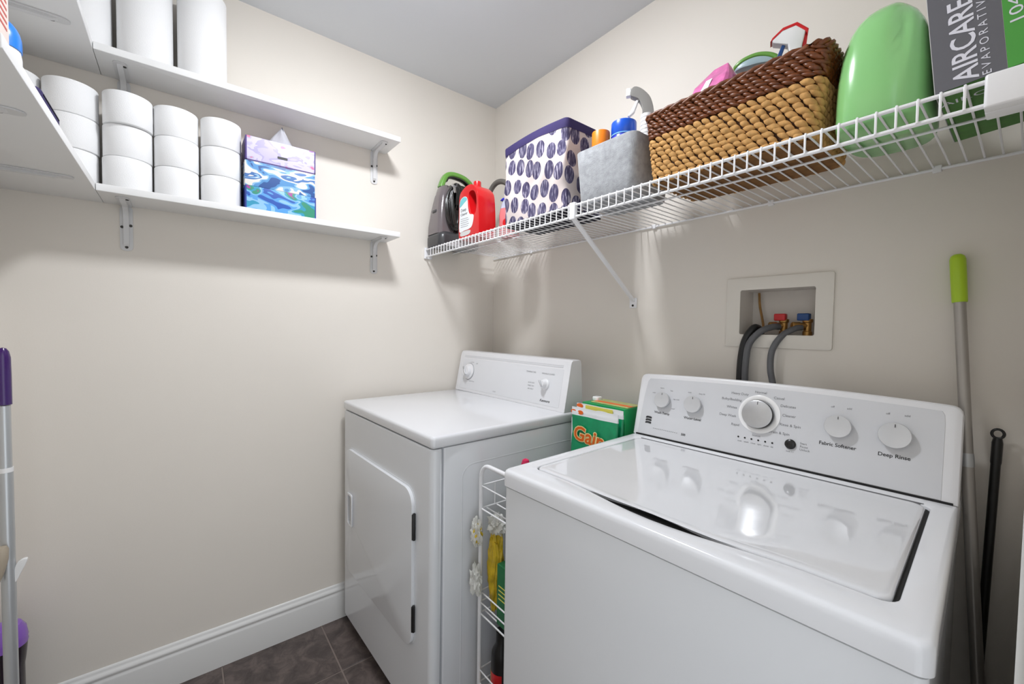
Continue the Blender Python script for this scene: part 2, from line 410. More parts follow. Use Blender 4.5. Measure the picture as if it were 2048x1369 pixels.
def roll_proto(name, r, h, core, mat_='paper_white'):
    t = bpy.data.objects.new(name, None); COL.objects.link(t); t.empty_display_size = .03
    e = .0035
    G().lathe([(core, .0006), (r-e, .0006), (r-.001, e*.5), (r, e), (r, h-e), (r-.001, h-e*.5), (r-e, h-.0004), (core, h-.0004)], 40, cap=False).build('paper', mat_, t)
    G().lathe([(core-.0012, .001), (core-.0001, .001), (core-.0001, h-.001), (core-.0012, h-.001), (core-.0012, .001)], 24, cap=False).build('core', 'cardboard', t)
    return t
def rolls():
    h = .0905; p = roll_proto('toilet_roll', .0545, h, .021); first = True
    cols = [(-1.6195, .078, 'behind the corner shelf, mostly hidden'), (-1.508, .080, 'leftmost stack in view'), (-1.393, .086, 'second stack from the left, below the hanging bracket'), (-1.2800, .080, 'third stack from the left'), (-1.1675, .082, 'right-hand stack beside the tissue boxes')]
    lev = ['bottom', 'middle', 'topmost']
    for ci, (y, x, where) in enumerate(cols):
        for k in range(3):
            o = p if first else copy_tree(p); first = False
            dx, dy = rnd.uniform(-.002, .002), rnd.uniform(-.0015, .0015)
            if ci == 2 and k == 2: dx += .009; dy += .004
            o.location = (x+dx, y+dy, LZ+BT+.0002+k*h); o.rotation_euler = (0, 0, rnd.uniform(0, 6))
            tag(o, 'white toilet roll, %s of the %s' % (lev[k], where) if ci else 'white toilet roll, %s of the stack mostly hidden by the corner shelf' % lev[k], 'toilet roll', 'toilet rolls stacked on the lower shelf')
    # loose end of paper on the bottom roll of the second stack
    h2 = .272; q = roll_proto('paper_towel_roll', .0635, h2, .02)
    for i, (y, lb) in enumerate(((-1.213, 'white paper towel roll at the right end of the row'), (-1.3495, 'white paper towel roll in the middle of the row'), (-1.486, 'white paper towel roll at the left, half hidden by the corner shelf'))):
        o = q if i == 0 else copy_tree(q)
        o.location = (.082, y, UZ+BT+.0002); o.rotation_euler = (0, 0, i*1.3)
        tag(o, lb, 'paper towels', 'paper towel rolls on the upper shelf')
rolls()

def tissue_boxes():
    hh = [.0785, .0815, .081]; z = LZ+BT+.0003
    specs = [('print_tropic', 'box_blue', 'bottom tissue box of the stack, blue and green tropical print with navy edges', 0.0, .215, .004),
             ('print_waves', 'print_waves', 'middle tissue box of the stack with blue and white wave print', 0.0, .213, .002),
             ('print_feather', 'box_purple', 'top tissue box, lavender with pink feathers, a tissue sticking out', 0.0, .212, .004)]
    for i, (pm, em, lb, rz, ln, dy) in enumerate(specs):
        t = thing('tissue_box', lb, 'tissue box', (.080, -1.003+dy, z), rz, 'tissue boxes stacked on the lower shelf')
        h = hh[i]; d = .054; l = ln/2
        G().rbox(-d, d, -l, l, 0, h-.0003, .0012, .0012).build('carton', pm, t)
        if em != pm:      # coloured border of the printed front
            g = G(); x = d+.0004; e = .0035
            for (y0, y1, z0, z1) in ((-l, -l+e, .001, h-.001), (l-e, l, .001, h-.001), (-l, l, .001, .001+e*.9)):
                g.box(d-.001, x, y0, y1, z0, z1)
            g.box(-d, d, -l-.0004, -l+.001, .001, h-.001); g.box(-d, d, l-.001, l+.0004, .001, h-.001)
            g.build('border', em, t)
        if i == 2:
            g = G(); g.loft([[(d+.0005, p[0], p[1]) for p in rr(-.014, .017, .026, .034, .002, 2)], [(d+.0009, p[0], p[1]) for p in rr(-.014, .017, .026, .034, .002, 2)]])
            g.build('print_patch', 'print_dark', t)
            g = G(); g.box(d-.001, d+.0005, -.012, .014, .046, .053); g.build('print_patch', 'label_white', t)
            # the tissue: a folded triangular sheet
            n = 9; v = []; f = []
            for r in range(n):
                tt = r/(n-1); y0 = -.046+(.010-(-.046))*tt; y1 = .062+(.010-.062)*tt
                for c in range(n):
                    s = c/(n-1); y = y0+(y1-y0)*s
                    x = -.01+.028*math.sin(s*PI)*(1-tt)**.8 + .004*math.sin(s*9+tt*5)
                    v.append((x, y, h-.002+.082*tt))
            for r in range(n-1):
                for c in range(n-1): f.append((r*n+c, r*n+c+1, (r+1)*n+c+1, (r+1)*n+c))
            g = G().add(v, f); o = g.build('tissue', 'tissue_shaded', t, 60)
            sm = o.modifiers.new('thick', 'SOLIDIFY'); sm.thickness = .0008
        z += h
tissue_boxes()

def corner_items():
    z = LZ+BT+.0003
    t = thing('bottle', 'white bottle with domed blue cap on the corner shelf', 'bottle', (.572, -1.5325, z))
    G().lathe([(.001, 0), (.026, 0), (.030, .004), (.031, .03), (.0315, .105), (.030, .117), (.001, .117)], 28).build('body', 'white_plastic', t)
    k = 7
    G().lathe([(.001, .117), (.0318, .117), (.0318, .130)]+[(.0318*math.cos(PI/2*i/k)**.8+.0003, .130+.042*math.sin(PI/2*i/k)) for i in range(1, k+1)], 28).build('cap', 'light_blue_cap', t)
    g = G(); g.lathe([(.0314, .062), (.03175, .062), (.03175, .080), (.0314, .080)], 28, cap=False); g.build('label', 'red_print', t)
    t = thing('product_box', 'pale pink carton with red print at the upper left edge', 'box', (.722, -1.524, z))
    G().rbox(-.042, .042, -.03, .03, 0, .20, .002, .002).build('carton', 'pink_box', t)
    g = G()
    for i in range(9):
        zz = .095+i*.011; g.box(.0418, .0424, -.022, .018-.006*(i % 3), zz, zz+.004); g.box(-.03, .03-.008*(i % 3), .0298, .0304, zz, zz+.004)
    g.build('print', 'red_print', t)
    t = thing('pouch', 'flat navy pouch lying along the corner shelf edge', 'pouch', (.62, -1.4855, z))
    G().rbox(-.085, .060, -.012, .026, 0, .026, .010, .008).build('body', 'navy', t)
    G().tube([(-.07, .0258, .016), (.048, .0258, .016)], .0015, 6).build('zip', 'navy_dark', t)
corner_items()

# ================================================================== WIRE SHELF
WZ = 1.5715; SD = .3907
def wire_shelf():
    t = thing('wire_shelf', 'long white coated wire shelf on the back wall', 'shelf', (0, 0, WZ))
    x0, x1 = .006, RW-.004
    def rail(y, z, r, nm='rail'): G().tube([(x0, y, z), (x1, y, z)], r, 10).build(nm, 'wire_white', t)
    rail(-SD, -.0038, .0034, 'front_rail'); rail(-SD, -.0365, .0036, 'front_rail')
    rail(-.006, -.0045, .0030, 'back_rail'); rail(-.25, -.0048, .0026, 'support_rail')
    w_ = G().tube([(0, -.004, 0)]+[(0, -SD+.004, 0), (0, -SD-.0028, -.0008), (0, -SD-.0040, -.006), (0, -SD-.0040, -.0365)], .0018, 6).mesh('wire', 'wire_white', 60)
    n = int((x1-x0)/.0243)
    for k in range(n+1):
        x = 1.5172-.0243*60+.0243*k
        if x0 < x < x1: link('wire', w_, t, loc=(x, 0, 0))
    # end bracket at the left wall
    g = G().rbox(.0006, .010, -SD-.008, -SD+.03, -.045, .006, .002, .002); g.build('end_bracket', 'wire_white', t)
    # end bracket at the right: broad white cap
    g = G().rbox(1.706, RW-.0005, -SD-.0105, -SD+.014, -.043, .003, .004, .003); g.build('end_bracket', 'wire_white', t)
    g = G().rbox(1.706, RW-.0005, -SD+.0142, -SD+.045, -.0425, -.037, .003, .002); g.build('end_bracket', 'wire_white', t)
    # diagonal support
    a = Vector((.926, -SD-.001, -.040)); b = Vector((.862, -.004, 1.318-WZ)); d = (b-a)
    zc = d.normalized(); xc = Vector((1, 0, 0)); xc = (xc-zc*xc.dot(zc)).normalized(); yc = zc.cross(xc)
    M = Matrix((xc, yc, zc)).transposed().to_4x4(); M.translation = a
    L = d.length
    g = G(); out = [(-.0072, -.004), (.0072, -.004), (.0072, .001), (.0045, .004), (-.0045, .004), (-.0072, .001)]
    g.loft([[(p[0], p[1], z) for p in out] for z in (0, L)], M=M)
    g.rbox(.915, .937, -SD-.0075, -SD+.006, -.044, .004, .003, .002)
    s = g.build('support_arm', 'wire_white', t)
    G().rbox(.846, .876, -.0045, -.0006, 1.292-WZ, 1.328-WZ, .0018, .001).build('foot_plate', 'wire_white', s)
    link('screw', SCR, s, M=T(.861, -.0045, 1.301-WZ) @ R(PI/2, 'X'))
    for x in (.30, .94, 1.30, 1.62):      # wall clips of the back rail
        G().rbox(x-.007, x+.007, -.010, -.0006, -.011, .003, .002, .001).build('wall_clip', 'wire_white', t)
wire_shelf()
SZ = WZ+.0022

def carpet_cleaner():
    t = thing('carpet_cleaner', 'portable grey carpet cleaner with green handle and coiled black cord', 'cleaner', (.078, -.290, SZ))
    # base
    L = []
    for z, i in ((0, .006), (.004, .001), (.012, 0), (.040, .0), (.052, .004), (.060, .010)):
        L.append([(p[0], p[1], z) for p in rr(-.066+i, .074-i, -.108+i, .105-i, .03, 6)])
    G().loft(L).build('base', 'vac_dark', t)
    # water tank at the front: tall, narrowing upward
    L = []
    for z, xa, xb, ya, yb in ((.053, -.063, .060, -.106, -.020), (.09, -.061, .058, -.105, -.020), (.16, -.050, .052, -.098, -.022), (.22, -.036, .046, -.089, -.024), (.262, -.022, .040, -.080, -.027), (.272, -.015, .034, -.072, -.032)):
        L.append([(p[0], p[1], z) for p in rr(xa, xb, ya, yb, .024, 6)])
    tk = G().loft(L).build('water_tank', 'vac_tank', t, 50)
    G().rbox(-.012, .022, -.103, -.094, .148, .160, .004, .003).build('latch', 'vac_dark', tk)
    # spine / motor body
    L = []
    for z, xa, xb, ya, yb in ((.05, -.06, .064, -.03, .10), (.12, -.055, .062, -.03, .098), (.22, -.046, .05, -.03, .09), (.275, -.036, .04, -.028, .08), (.287, -.028, .03, -.02, .07)):
        L.append([(p[0], p[1], z) for p in rr(xa, xb, ya, yb, .02, 6)])
    G().loft(L).build('body', 'vac_black', t, 50)
    # cord wrap, loops on the right-hand side
    g = G()
    for i in range(22):
        a = -.012+.0052*(i % 9); b = .085+.004*(i % 5); x = .063+.0032*(i//4)+rnd.uniform(-.002, .002); yc = -.032+rnd.uniform(-.004, .004)
        g.tube([(x+.006*math.sin(q*2), yc+(a+.018)*math.cos(q), .170+b*math.sin(q)+.010*math.cos(q)) for q in [2*PI*k/28 for k in range(28)]], .0044, 7, True)
    g.build('cord', 'vac_black', t, 60)
    g = G().tube(smooth([(.078, -.052, .262), (.090, -.050, .250), (.092, -.047, .225)]), .006, 8); g.build('cord_clip', 'chrome', t)
    # arched green handle along the top with a black underside
    path = smooth([(.004, -.070, .266), (.004, -.058, .300), (.004, -.040, .326), (.004, -.004, .336), (.004, .050, .330), (.004, .088, .306), (.004, .100, .268)], 7)
    L = []
    for i, p in enumerate(path):
        a = path[max(0, i-1)]; c = path[min(len(path)-1, i+1)]; tt = (c-a).normalized(); nn = Vector((1, 0, 0)).cross(tt)*-1
        L.append([(p.x+q[0], p.y+nn.y*q[1], p.z+nn.z*q[1]) for q in rr(-.017, .017, -.010, .012, .008, 3)])
    hd = G().loft(L).build('handle', 'vac_green', t, 60)
    L = []
    for i, p in enumerate(path[8:]):
        i += 8; a = path[max(0, i-1)]; c = path[min(len(path)-1, i+1)]; tt = (c-a).normalized(); nn = Vector((1, 0, 0)).cross(tt)*-1
        sgn = 1 if nn.z > 0 else -1
        L.append([(p.x+q[0], p.y+nn.y*q[1]*sgn, p.z+nn.z*q[1]*sgn) for q in rr(-.0125, .0125, -.018, -.006, .004, 3)])
    G().loft(L).build('handle_grip', 'vac_black', hd, 60)
    # ribbed suction hose arching out behind
    path = smooth([(.03, .10, .10), (.05, .15, .20), (.075, .150, .268), (.115, .150, .300), (.165, .150, .300), (.215, .150, .270), (.235, .150, .20), (.245, .15, .10)], 16)
    rad = [.0105+.0018*(k % 2) for k in range(len(path))]
    G().tube(path, rad, 10).build('hose', 'ring_hose', t, 20)
carpet_cleaner()

def red_jug():
    t = thing('detergent_jug', 'red carpet shampoo jug with white label beside the carpet cleaner', 'bottle', (.335, -.330, SZ+.0015), .06)
    out = smooth([(-.066, .004), (-.068, .05), (-.068, .12), (-.066, .165), (-.056, .188), (-.030, .202), (-.014, .207), (.014, .207), (.034, .196), (.056, .172), (.064, .130), (.068, .07), (.068, .03), (.066, .004), (.05, 0), (-.05, 0)], 4, True)
    hole = smooth([(.000, .174), (.028, .180), (.047, .158), (.051, .112), (.041, .086), (.018, .092), (.004, .125)], 4, True)
    g = plate([(p.x, p.y) for p in out], [[(p.x, p.y) for p in hole]], .084, .014, 4)
    G().merge(g, T(0, .042, 0) @ XZ).build('body', 'red_plastic', t, 60)
    G().lathe([(.001, .204), (.0175, .204), (.0175, .209), (.0155, .210), (.0155, .226), (.0145, .229), (.001, .229)], 24).build('cap', 'red_plastic', t)
    lab = smooth([(-.062, .03), (-.062, .09), (-.060, .150), (-.040, .166), (-.018, .164), (-.008, .150), (-.004, .118), (.006, .092), (.028, .086), (.034, .076), (.026, .046), (.010, .034), (-.03, .030)], 3, True)
    G().merge(plate([(p.x, p.y) for p in lab], [], .0012, .0003, 1), T(0, -.0418, 0) @ XZ).build('label', 'label_white', t)
    lab = smooth([(-.060, .128), (-.058, .150), (-.040, .164), (-.018, .162), (-.010, .152), (-.03, .142)], 3, True)
    G().merge(plate([(p.x, p.y) for p in lab], [], .0006), T(0, -.0430, 0) @ XZ).build('label', 'label_teal', t)
    g = G(); M = T(-.034, -.0432, .114) @ XZ @ R(.06, 'Z')
    text('Deep', .017, M, g, bold=.0004); text('Cleaner', .0145, T(-.030, -.0432, .097) @ XZ @ R(.06, 'Z'), g, bold=.0004)
    for i in range(5): g.box(-.052, -.002+.006*(i % 2), -.0433, -.0431, .078-i*.008, .0795-i*.008)
    g.build('lettering', 'print_grey', t)
    lab = smooth([(-.05, .010), (-.054, .024), (-.02, .028), (.012, .027), (.004, .012)], 3, True)
    G().merge(plate([(p.x, p.y) for p in lab], [], .0010), T(0, -.0418, 0) @ XZ).build('label', 'card_white', t)
red_jug()

def pink_bottle():
    t = thing('spray_bottle', 'clear bottle of pink liquid with blue top behind the red jug', 'bottle', (.440, -.244, SZ), .3)
    L = []
    for z, a, b, r in ((0, .034, .024, .012), (.004, .037, .027, .014), (.09, .038, .028, .014), (.115, .034, .026, .014)):
        L.append([(p[0], p[1], z) for p in rr(-a, a, -b, b, r, 4)])
    G().loft(L).build('body', 'pink_liquid', t, 50)
    L = []
    for z, a, b, r in ((.1155, .034, .026, .014), (.135, .030, .022, .012), (.150, .022, .018, .010), (.160, .016, .015, .008)):
        L.append([(p[0], p[1], z) for p in rr(-a, a, -b, b, r, 4)])
    G().loft(L).build('shoulder', 'clear_grey', t, 50)
    g = plate([(-.040, .152), (-.030, .160), (.006, .168), (.022, .188), (.030, .196), (.036, .190), (.034, .166), (.022, .156), (-.030, .150)], [], .026, .004)
    G().merge(g, T(0, .013, 0) @ XZ).build('trigger_top', 'royal_blue', t)
    G().rbox(.010, .026, -.010, .010, .192, .204, .004, .003).build('nozzle', 'hot_pink', t)
    G().merge(plate(rr(-.012, .018, .04, .072, .014, 5), [], .001), T(0, -.0285, 0) @ XZ).build('label', 'red_plastic', t)
pink_bottle()

def fabric_bag():
    t = thing('storage_bag', 'cream fabric storage bag with navy leaf print and navy trim', 'storage bag', (.712, -.275, SZ), 0.0)
    w_, d, h = .156, .082, .280
    def ring(z, grow=0.0, wob=1.0, n=18):
        k = z/h; a = w_*(1.0-.03*(1-k)) + grow; b = d*(1+.04*(1-k)) + grow
        pts = rr(-a, a, -b, b, .012+grow, 3, n)
        out = []
        for (x, y) in pts:
            s = wob*math.sin(PI*min(1, max(0, k)))
            dy = s*(.007*math.sin(x*23+z*17)+.004*math.sin(x*61-z*43+1)); dx = s*(.006*math.sin(y*31+z*29)+.004*math.sin(z*60+y*20))
            if x > .1: dy += s*.010*math.sin((z-.02)*34)*(x-.1)/.056; dx -= s*.010*abs(math.sin(z*30))
            lean = -.012*k
            out.append((x+dx+lean*.6, y+dy, z + .010*k*math.cos(x*9)))
        return out
    zs = [.006+(h-.026-.006)*i/22 for i in range(23)]
    G().loft([ring(z) for z in zs], True, False).build('body', 'leaf_fabric', t, 80)
    rim = [ring(h-.0265, .001), ring(h-.02, .0016), ring(h-.004, .0016), ring(h, .0006), ring(h-.002, -.002), ring(h-.03, -.003)]
    G().loft(rim, False, False).build('rim', 'navy', t, 60)
    G().loft([[(p[0], p[1], z) for p in rr(-w_*.97-g_, w_*.97+g_, -d*1.04-g_, d*1.04+g_, .014, 3)] for z, g_ in ((0, -.002), (.002, .002), (.009, .003), (.011, .001))]).build('base', 'navy_dark', t)
    # drawn-in lid cloth just below the rim
    G().loft([ring(h-.024, -.003), ring(h-.02, -.03)]).build('lid', 'navy', t, 60)
fabric_bag()

def felt_bin():
    t = thing('felt_bin', 'grey felt bin holding spray bottles, between fabric bag and basket', 'bin', (1.008, -.275, SZ))
    def ring(z, ins=0.0):
        k = z/.152; a = .094+.010*k-ins; b = .082+.009*k-ins
        return [(p[0], p[1]-.003*k, z) for p in rr(-a, a, -b, b, .022, 6)]
    L = [ring(0, .002), ring(.003), ring(.05), ring(.10), ring(.150), ring(.1525, .0015), ring(.1505, .004), ring(.06, .004), ring(.006, .005)]
    G().loft(L).build('body', 'felt', t, 50)
    # contents stand inside
    z = SZ+.0075
    b = thing('bottle', 'spray can with orange cap in the felt bin', 'bottle', (.941, -.295, z), group='bottles in the felt bin')
    G().lathe([(.001, 0), (.0205, 0), (.0215, .003), (.0215, .140), (.020, .148), (.001, .148)], 28).build('body', 'white_plastic', b)
    G().lathe([(.001, .1485), (.0255, .1485), (.0262, .151), (.0262, .213), (.0256, .2150), (.001, .2155)], 28).build('cap', 'orange', b)
    b = thing('bottle', 'blue bottle with wide ribbed blue cap in the felt bin', 'bottle', (.994, -.257, z), group='bottles in the felt bin')
    G().lathe([(.001, 0), (.033, 0), (.035, .004), (.035, .170), (.034, .180), (.001, .180)], 32).build('body', 'sky_blue', b)
    G().lathe([(.001, .1805), (.036, .1805), (.036, .192), (.035, .194), (.001, .194)], 32).build('collar', 'royal_blue', b)
    G().lathe([(.0345, .1945), (.0365, .1945), (.0365, .198), (.0345, .198)], 32, cap=False).build('seal_ring', 'sky_blue', b)
    G().lathe([(.001, .198), (.0350, .198), (.0362, .200), (.0362, .232), (.0354, .2345), (.001, .235)], 32).build('cap', 'blue_cap', b)
    b = thing('spray_bottle', 'grey and white trigger spray bottle rising from the felt bin', 'spray bottle', (1.062, -.244, z), .62, group='bottles in the felt bin'); b.scale = (1, 1, 1.095)
    G().lathe([(.001, 0), (.026, 0), (.028, .004), (.028, .11), (.020, .14), (.014, .158), (.001, .158)], 24).build('body', 'white_plastic', b)
    g = G()
    for i in range(6): g.lathe([(.010, .158+i*.010), (.0165, .159+i*.010), (.0170, .163+i*.010), (.0165, .167+i*.010), (.010, .168+i*.010)], 20)
    g.build('collar', 'white_plastic', b)
    g = plate([(p.x, p.y) for p in smooth([(-.012, .216), (-.013, .236), (-.024, .256), (-.044, .266), (-.046, .278), (-.036, .288), (-.018, .282), (.004, .262), (.014, .240), (.018, .216), (.012, .212), (.000, .214)], 3, True)], [], .022, .004)
    G().merge(g, T(0, .010, 0) @ XZ).build('spray_head', 'spray_grey', b, 50)
    G().rbox(-.058, -.044, -.008, .008, .268, .288, .003, .002).build('nozzle', 'white_plastic', b)
    g = plate([(-.030, .256), (-.022, .258), (-.034, .226), (-.048, .216), (-.052, .219), (-.040, .238)], [], .012, .002)
    G().merge(g, T(0, .006, 0) @ XZ).build('trigger', 'white_plastic', b)
    b = thing('bottle', 'small black capped bottle tucked beside the spray bottle', 'bottle', (1.022, -.2135, z), group='bottles in the felt bin')
    G().lathe([(.001, 0), (.014, 0), (.015, .003), (.015, .14), (.010, .152), (.001, .152)], 18).build('body', 'label_white', b)
    G().lathe([(.001, .152), (.0115, .152), (.0115, .178), (.010, .180), (.001, .180)], 18).build('cap', 'black_plastic', b)
felt_bin()

def basket():
    t = thing('wicker_basket', 'woven rectangular basket, tan below with dark brown upper band', 'basket', (1.3235, -.2475, SZ), 0.0)
    h, hd = .170, .112
    def half(z): k = z/h; return .168+.0200*k, .107+.006*k
    def ring(z, ins=0.0, r=.02):
        a, b = half(z); return [(p[0], p[1], z) for p in rr(-a+ins, a-ins, -b+ins, b-ins, r, 4)]
    L = [ring(.003, .004), ring(.05, .004), ring(.12, .004), ring(h-.006, .004), ring(h-.004, .010), ring(.05, .011), ring(.01, .011)]
    G().loft(L).build('liner', 'wick_core', t)
    G().loft([ring(.0005, .005), ring(.0028, .003)]).build('base', 'wick_base', t)
    # one plaited lump: a twisted leaf-like strand
    def lump(lx, lz, dp, tw):
        V = []; n = 5; m = 6
        for i in range(n+1):
            u = i/n; rad = math.sin(PI*u)**.6 if 0 < i < n else .12
            for k in range(m):
                a = 2*PI*k/m; V.append(((u-.5)*lx, -dp*rad*math.cos(a), lz*.5*rad*math.sin(a)))
        F = [(i*m+k, i*m+(k+1) % m, (i+1)*m+(k+1) % m, (i+1)*m+k) for i in range(n) for k in range(m)]
        F += [tuple(range(m))[::-1], tuple(range(n*m, n*m+m))]
        Mt = R(tw, 'Y')
        return [tuple(Mt @ Vector(p)) for p in V], F
    def weave(g, z, pitch, lx, lz, dp, tw, phase):
        a, b = half(z)
        P = rr(-a, a, -b, b, .022, 6); n_ = len(P)
        seg = [math.hypot(P[(i+1) % n_][0]-P[i][0], P[(i+1) % n_][1]-P[i][1]) for i in range(n_)]; tot = sum(seg)
        n = round(tot/pitch)
        for i in range(n):
            d = ((i+phase) % n)*tot/n; k = 0
            while d > seg[k]: d -= seg[k]; k = (k+1) % n_
            p, q = P[k], P[(k+1) % n_]; t_ = d/seg[k]
            rot = math.atan2(q[1]-p[1], q[0]-p[0])
            V, F = lump(lx*rnd.uniform(.85, 1.15), lz*rnd.uniform(.85, 1.15), dp*rnd.uniform(.85, 1.15), tw+rnd.uniform(-.16, .16))
            g.add(V, F, T(p[0]+(q[0]-p[0])*t_, p[1]+(q[1]-p[1])*t_, z+rnd.uniform(-.0013, .0013)) @ R(rot, 'Z'))
    g = G()
    for i in range(9): weave(g, .0095+i*.0120, .0190, .0262, .0142, .0058, .50, .5 if i % 2 else 0)
    o = g.build('tan_weave', 'wick_tan', t, 80); o['kind'] = 'stuff'
    g = G()
    for i in range(6): weave(g, .1185+i*.0090, .0165, .0260, .0102, .0056, .38, .5 if i % 2 else 0)
    o = g.build('brown_weave', 'wick_brown', t, 80); o['kind'] = 'stuff'
    # rolled rim of the same strand
    a, b = half(h); P = [(p[0], p[1], h-.001) for p in rr(-a, a, -b, b, .022, 6, 30)]
    g = G(); n = len(P)
    for s in range(2):
        path = []
        for i, p in enumerate(P):
            q = i*1.1+s*PI; nx, ny = p[0]/a, p[1]/b; path.append((p[0]+nx*.003*math.cos(q), p[1]+ny*.003*math.cos(q), p[2]+.0035*math.sin(q)))
        g.tube(path, .0048, 6, True)
    g.build('rim', 'wick_brown', t, 80)
    # things in the basket
    z = SZ+.0115
    b1 = thing('wipes_pack', 'pink plastic-wrapped pack sticking out of the basket', 'pack', (1.231, -.213, z), -.1)
    L = []
    for zz, ax, by, sh in ((0, .052, .036, 0), (.12, .054, .038, 0), (.21, .054, .036, .0), (.255, .050, .022, .006), (.276, .032, .006, .012), (.288, .018, .002, .018)):
        L.append([(p[0]+sh+.004*math.sin(p[1]*90+zz*70), p[1], zz) for p in rr(-ax, ax, -by, by, min(.02, by*.8), 3, 3)])
    G().loft(L).build('wrap', 'pink_pack', b1, 20)
    G().add([(-.040, -.0385, .190), (-.012, -.0385, .190), (.014, -.0245, .256), (-.002, -.0245, .256)], [(0, 1, 2, 3)]).build('white_patch', 'label_white', b1)  # plain white quad laid on the front of the wrap
    b2 = thing('scrub_brush', 'green and grey oval brush head poking above the basket', 'brush', (1.335, -.167, z), 0.0)
    path = smooth([(.050, 0, .002), (.048, 0, .10), (.044, 0, .22), (.026, 0, .268), (-.006, 0, .290), (-.040, 0, .292), (-.066, 0, .282)], 6)
    L1 = []; L2 = []
    for i, p in enumerate(path):
        a = path[max(0, i-1)]; c = path[min(len(path)-1, i+1)]; tt = (c-a).normalized(); nn = Vector((0, 1, 0)).cross(tt)
        s = i/(len(path)-1); hw = .011+.016*max(0, s-.45)/.55*math.sqrt(max(.02, 1-max(0, (s-.75)/.25)**2))
        L1.append([(p.x+nn.x*q[1], q[0], p.z+nn.z*q[1]) for q in rr(-hw, hw, 0, .010, .0035, 2)])
        if s > .45: L2.append([(p.x+nn.x*q[1], q[0], p.z+nn.z*q[1]) for q in rr(-hw*.95, hw*.95, -.015*math.sin(PI*min(1, (s-.45)/.56))-.002, -.0002, .001, 2)])
    G().loft(L1).build('handle', 'scoop_green', b2, 60); G().loft(L2).build('pad', 'scoop_grey', b2, 60)
    b3 = thing('spray_bottle', 'red and white trigger spray bottle standing in the basket', 'spray bottle', (1.418, -.235, z-.0), .35)
    SH = T(0, 0, .196) @ Matrix.Diagonal((.86, .86, .86, 1)) @ T(0, 0, -.196)
    G().lathe([(.001, 0), (.030, 0), (.032, .004), (.032, .15), (.022, .190), (.014, .209), (.001, .209)], 24).build('body', 'white_plastic', b3)
    G().lathe([(.001, .209), (.016, .209), (.017, .212), (.017, .227), (.012, .233), (.001, .233)], 20).build('collar', 'white_plastic', b3)
    g = plate([(-.010, .196), (-.014, .214), (-.046, .228), (-.050, .236), (-.028, .252), (.002, .256), (.022, .236), (.014, .196)], [], .026, .003)
    G().merge(g, T(0, .013, .037) @ SH @ XZ).build('spray_head', 'white_plastic', b3)
    g = plate([(-.052, .232), (-.048, .240), (-.026, .258), (.004, .262), (.028, .238), (.026, .226), (.020, .236), (.001, .254), (-.026, .250), (-.046, .234)], [], .028, .002)
    G().merge(g, T(0, .014, .037) @ SH @ XZ).build('head_cover', 'red_plastic', b3)
    g = plate([(.018, .236), (.027, .232), (.024, .198), (.016, .200)], [], .012, .002)
    G().merge(g, T(0, .006, .037) @ SH @ XZ).build('back_spine', 'red_plastic', b3)
    g = plate([(-.026, .222), (-.018, .222), (-.026, .196), (-.036, .190), (-.036, .196)], [], .010, .002)
    G().merge(g, T(0, .005, .037) @ SH @ XZ).build('trigger', 'valve_blue', b3)
basket()

def green_jug():
    t = thing('detergent_bottle', 'large pale green laundry detergent bottle between basket and box', 'bottle', (1.5790, -.258, SZ))
    # waisted, domed bottle
    prof = [(0, .92), (.004, .97), (.012, 1.0), (.06, 1.0), (.09, .985), (.12, .94), (.147, .88), (.170, .79), (.188, .67), (.203, .52), (.214, .37), (.220, .25)]
    L = []
    for z, s in prof:
        a = .0650*s; b = .106*(s if z < .1 else s**.85); n = 40; pts = []
        for i in range(n):
            q = 2*PI*i/n; c, sn = math.cos(q), math.sin(q); e = .62
            x = a*abs(c)**e*(1 if c > 0 else -1); y = b*abs(sn)**e*(1 if sn > 0 else -1)
            # handle groove pressed into the right of the front
            if z > .05: 
                k = math.exp(-((x-.030)/.010)**2)*math.exp(-((z-.15)/.06)**2) if y < 0 else 0
                y += .010*k
            pts.append((x, y, z))
        L.append(pts)
    G().loft(L).build('body', 'det_green', t, 70)
    G().lathe([(.001, .206), (.018, .206), (.020, .209), (.020, .236), (.018, .240), (.001, .240)], 28, T(0, .030, 0)).build('cap', 'det_cap', t)
green_jug()

def aircare_box():
    t = thing('filter_box', 'grey and green humidifier filter carton at the right end of wire shelf', 'box', (1.6560, -.385, SZ))
    w_, d, h = .098, .245, .30
    M = R(-.095, 'Y')
    # a slightly leaning carton standing on its left lower edge
    off = T(0, 0, math.sin(.075)*0)
    g = G().box(0, .070, 0, d, 0, h, M); g.build('carton', 'air_grey', t)
    g = G().box(.0703, w_, 0, d, 0, h, M); g.build('green_panel', 'air_green', t)
    g = G().box(.001, w_-.001, .001, d-.001, -.0006, -.0001, M); g.build('base_panel', 'air_dkgreen', t)
    g = G().box(-.0008, -.0001, 0, d, 0, h, M); g.build('edge', 'card_white', t)
    F = M @ T(0, -.0004, 0) @ XZ
    RU = R(PI/2, 'Z')
    g = G(); text_fit('AIRCARE', .122, .0255, F @ T(.0445, .003, 0) @ RU, g, bold=.012); g.build('lettering', 'air_print', t)
    g = G(); text_fit('E V A P O R A T I V E', .116, .0088, F @ T(.0560, .003, 0) @ RU, g); g.build('lettering', 'air_print', t)
    g = G(); text_fit('1043', .046, .0125, F @ T(.0880, .060, 0) @ RU, g); g.build('lettering', 'air_print', t)
    B = M @ T(0, 0, -.0008) @ R(PI, 'X')
    g = G(); text('AIRCARE', .022, B @ T(.045, -.05, 0), g); g.build('lettering', 'air_print', t)
aircare_box()

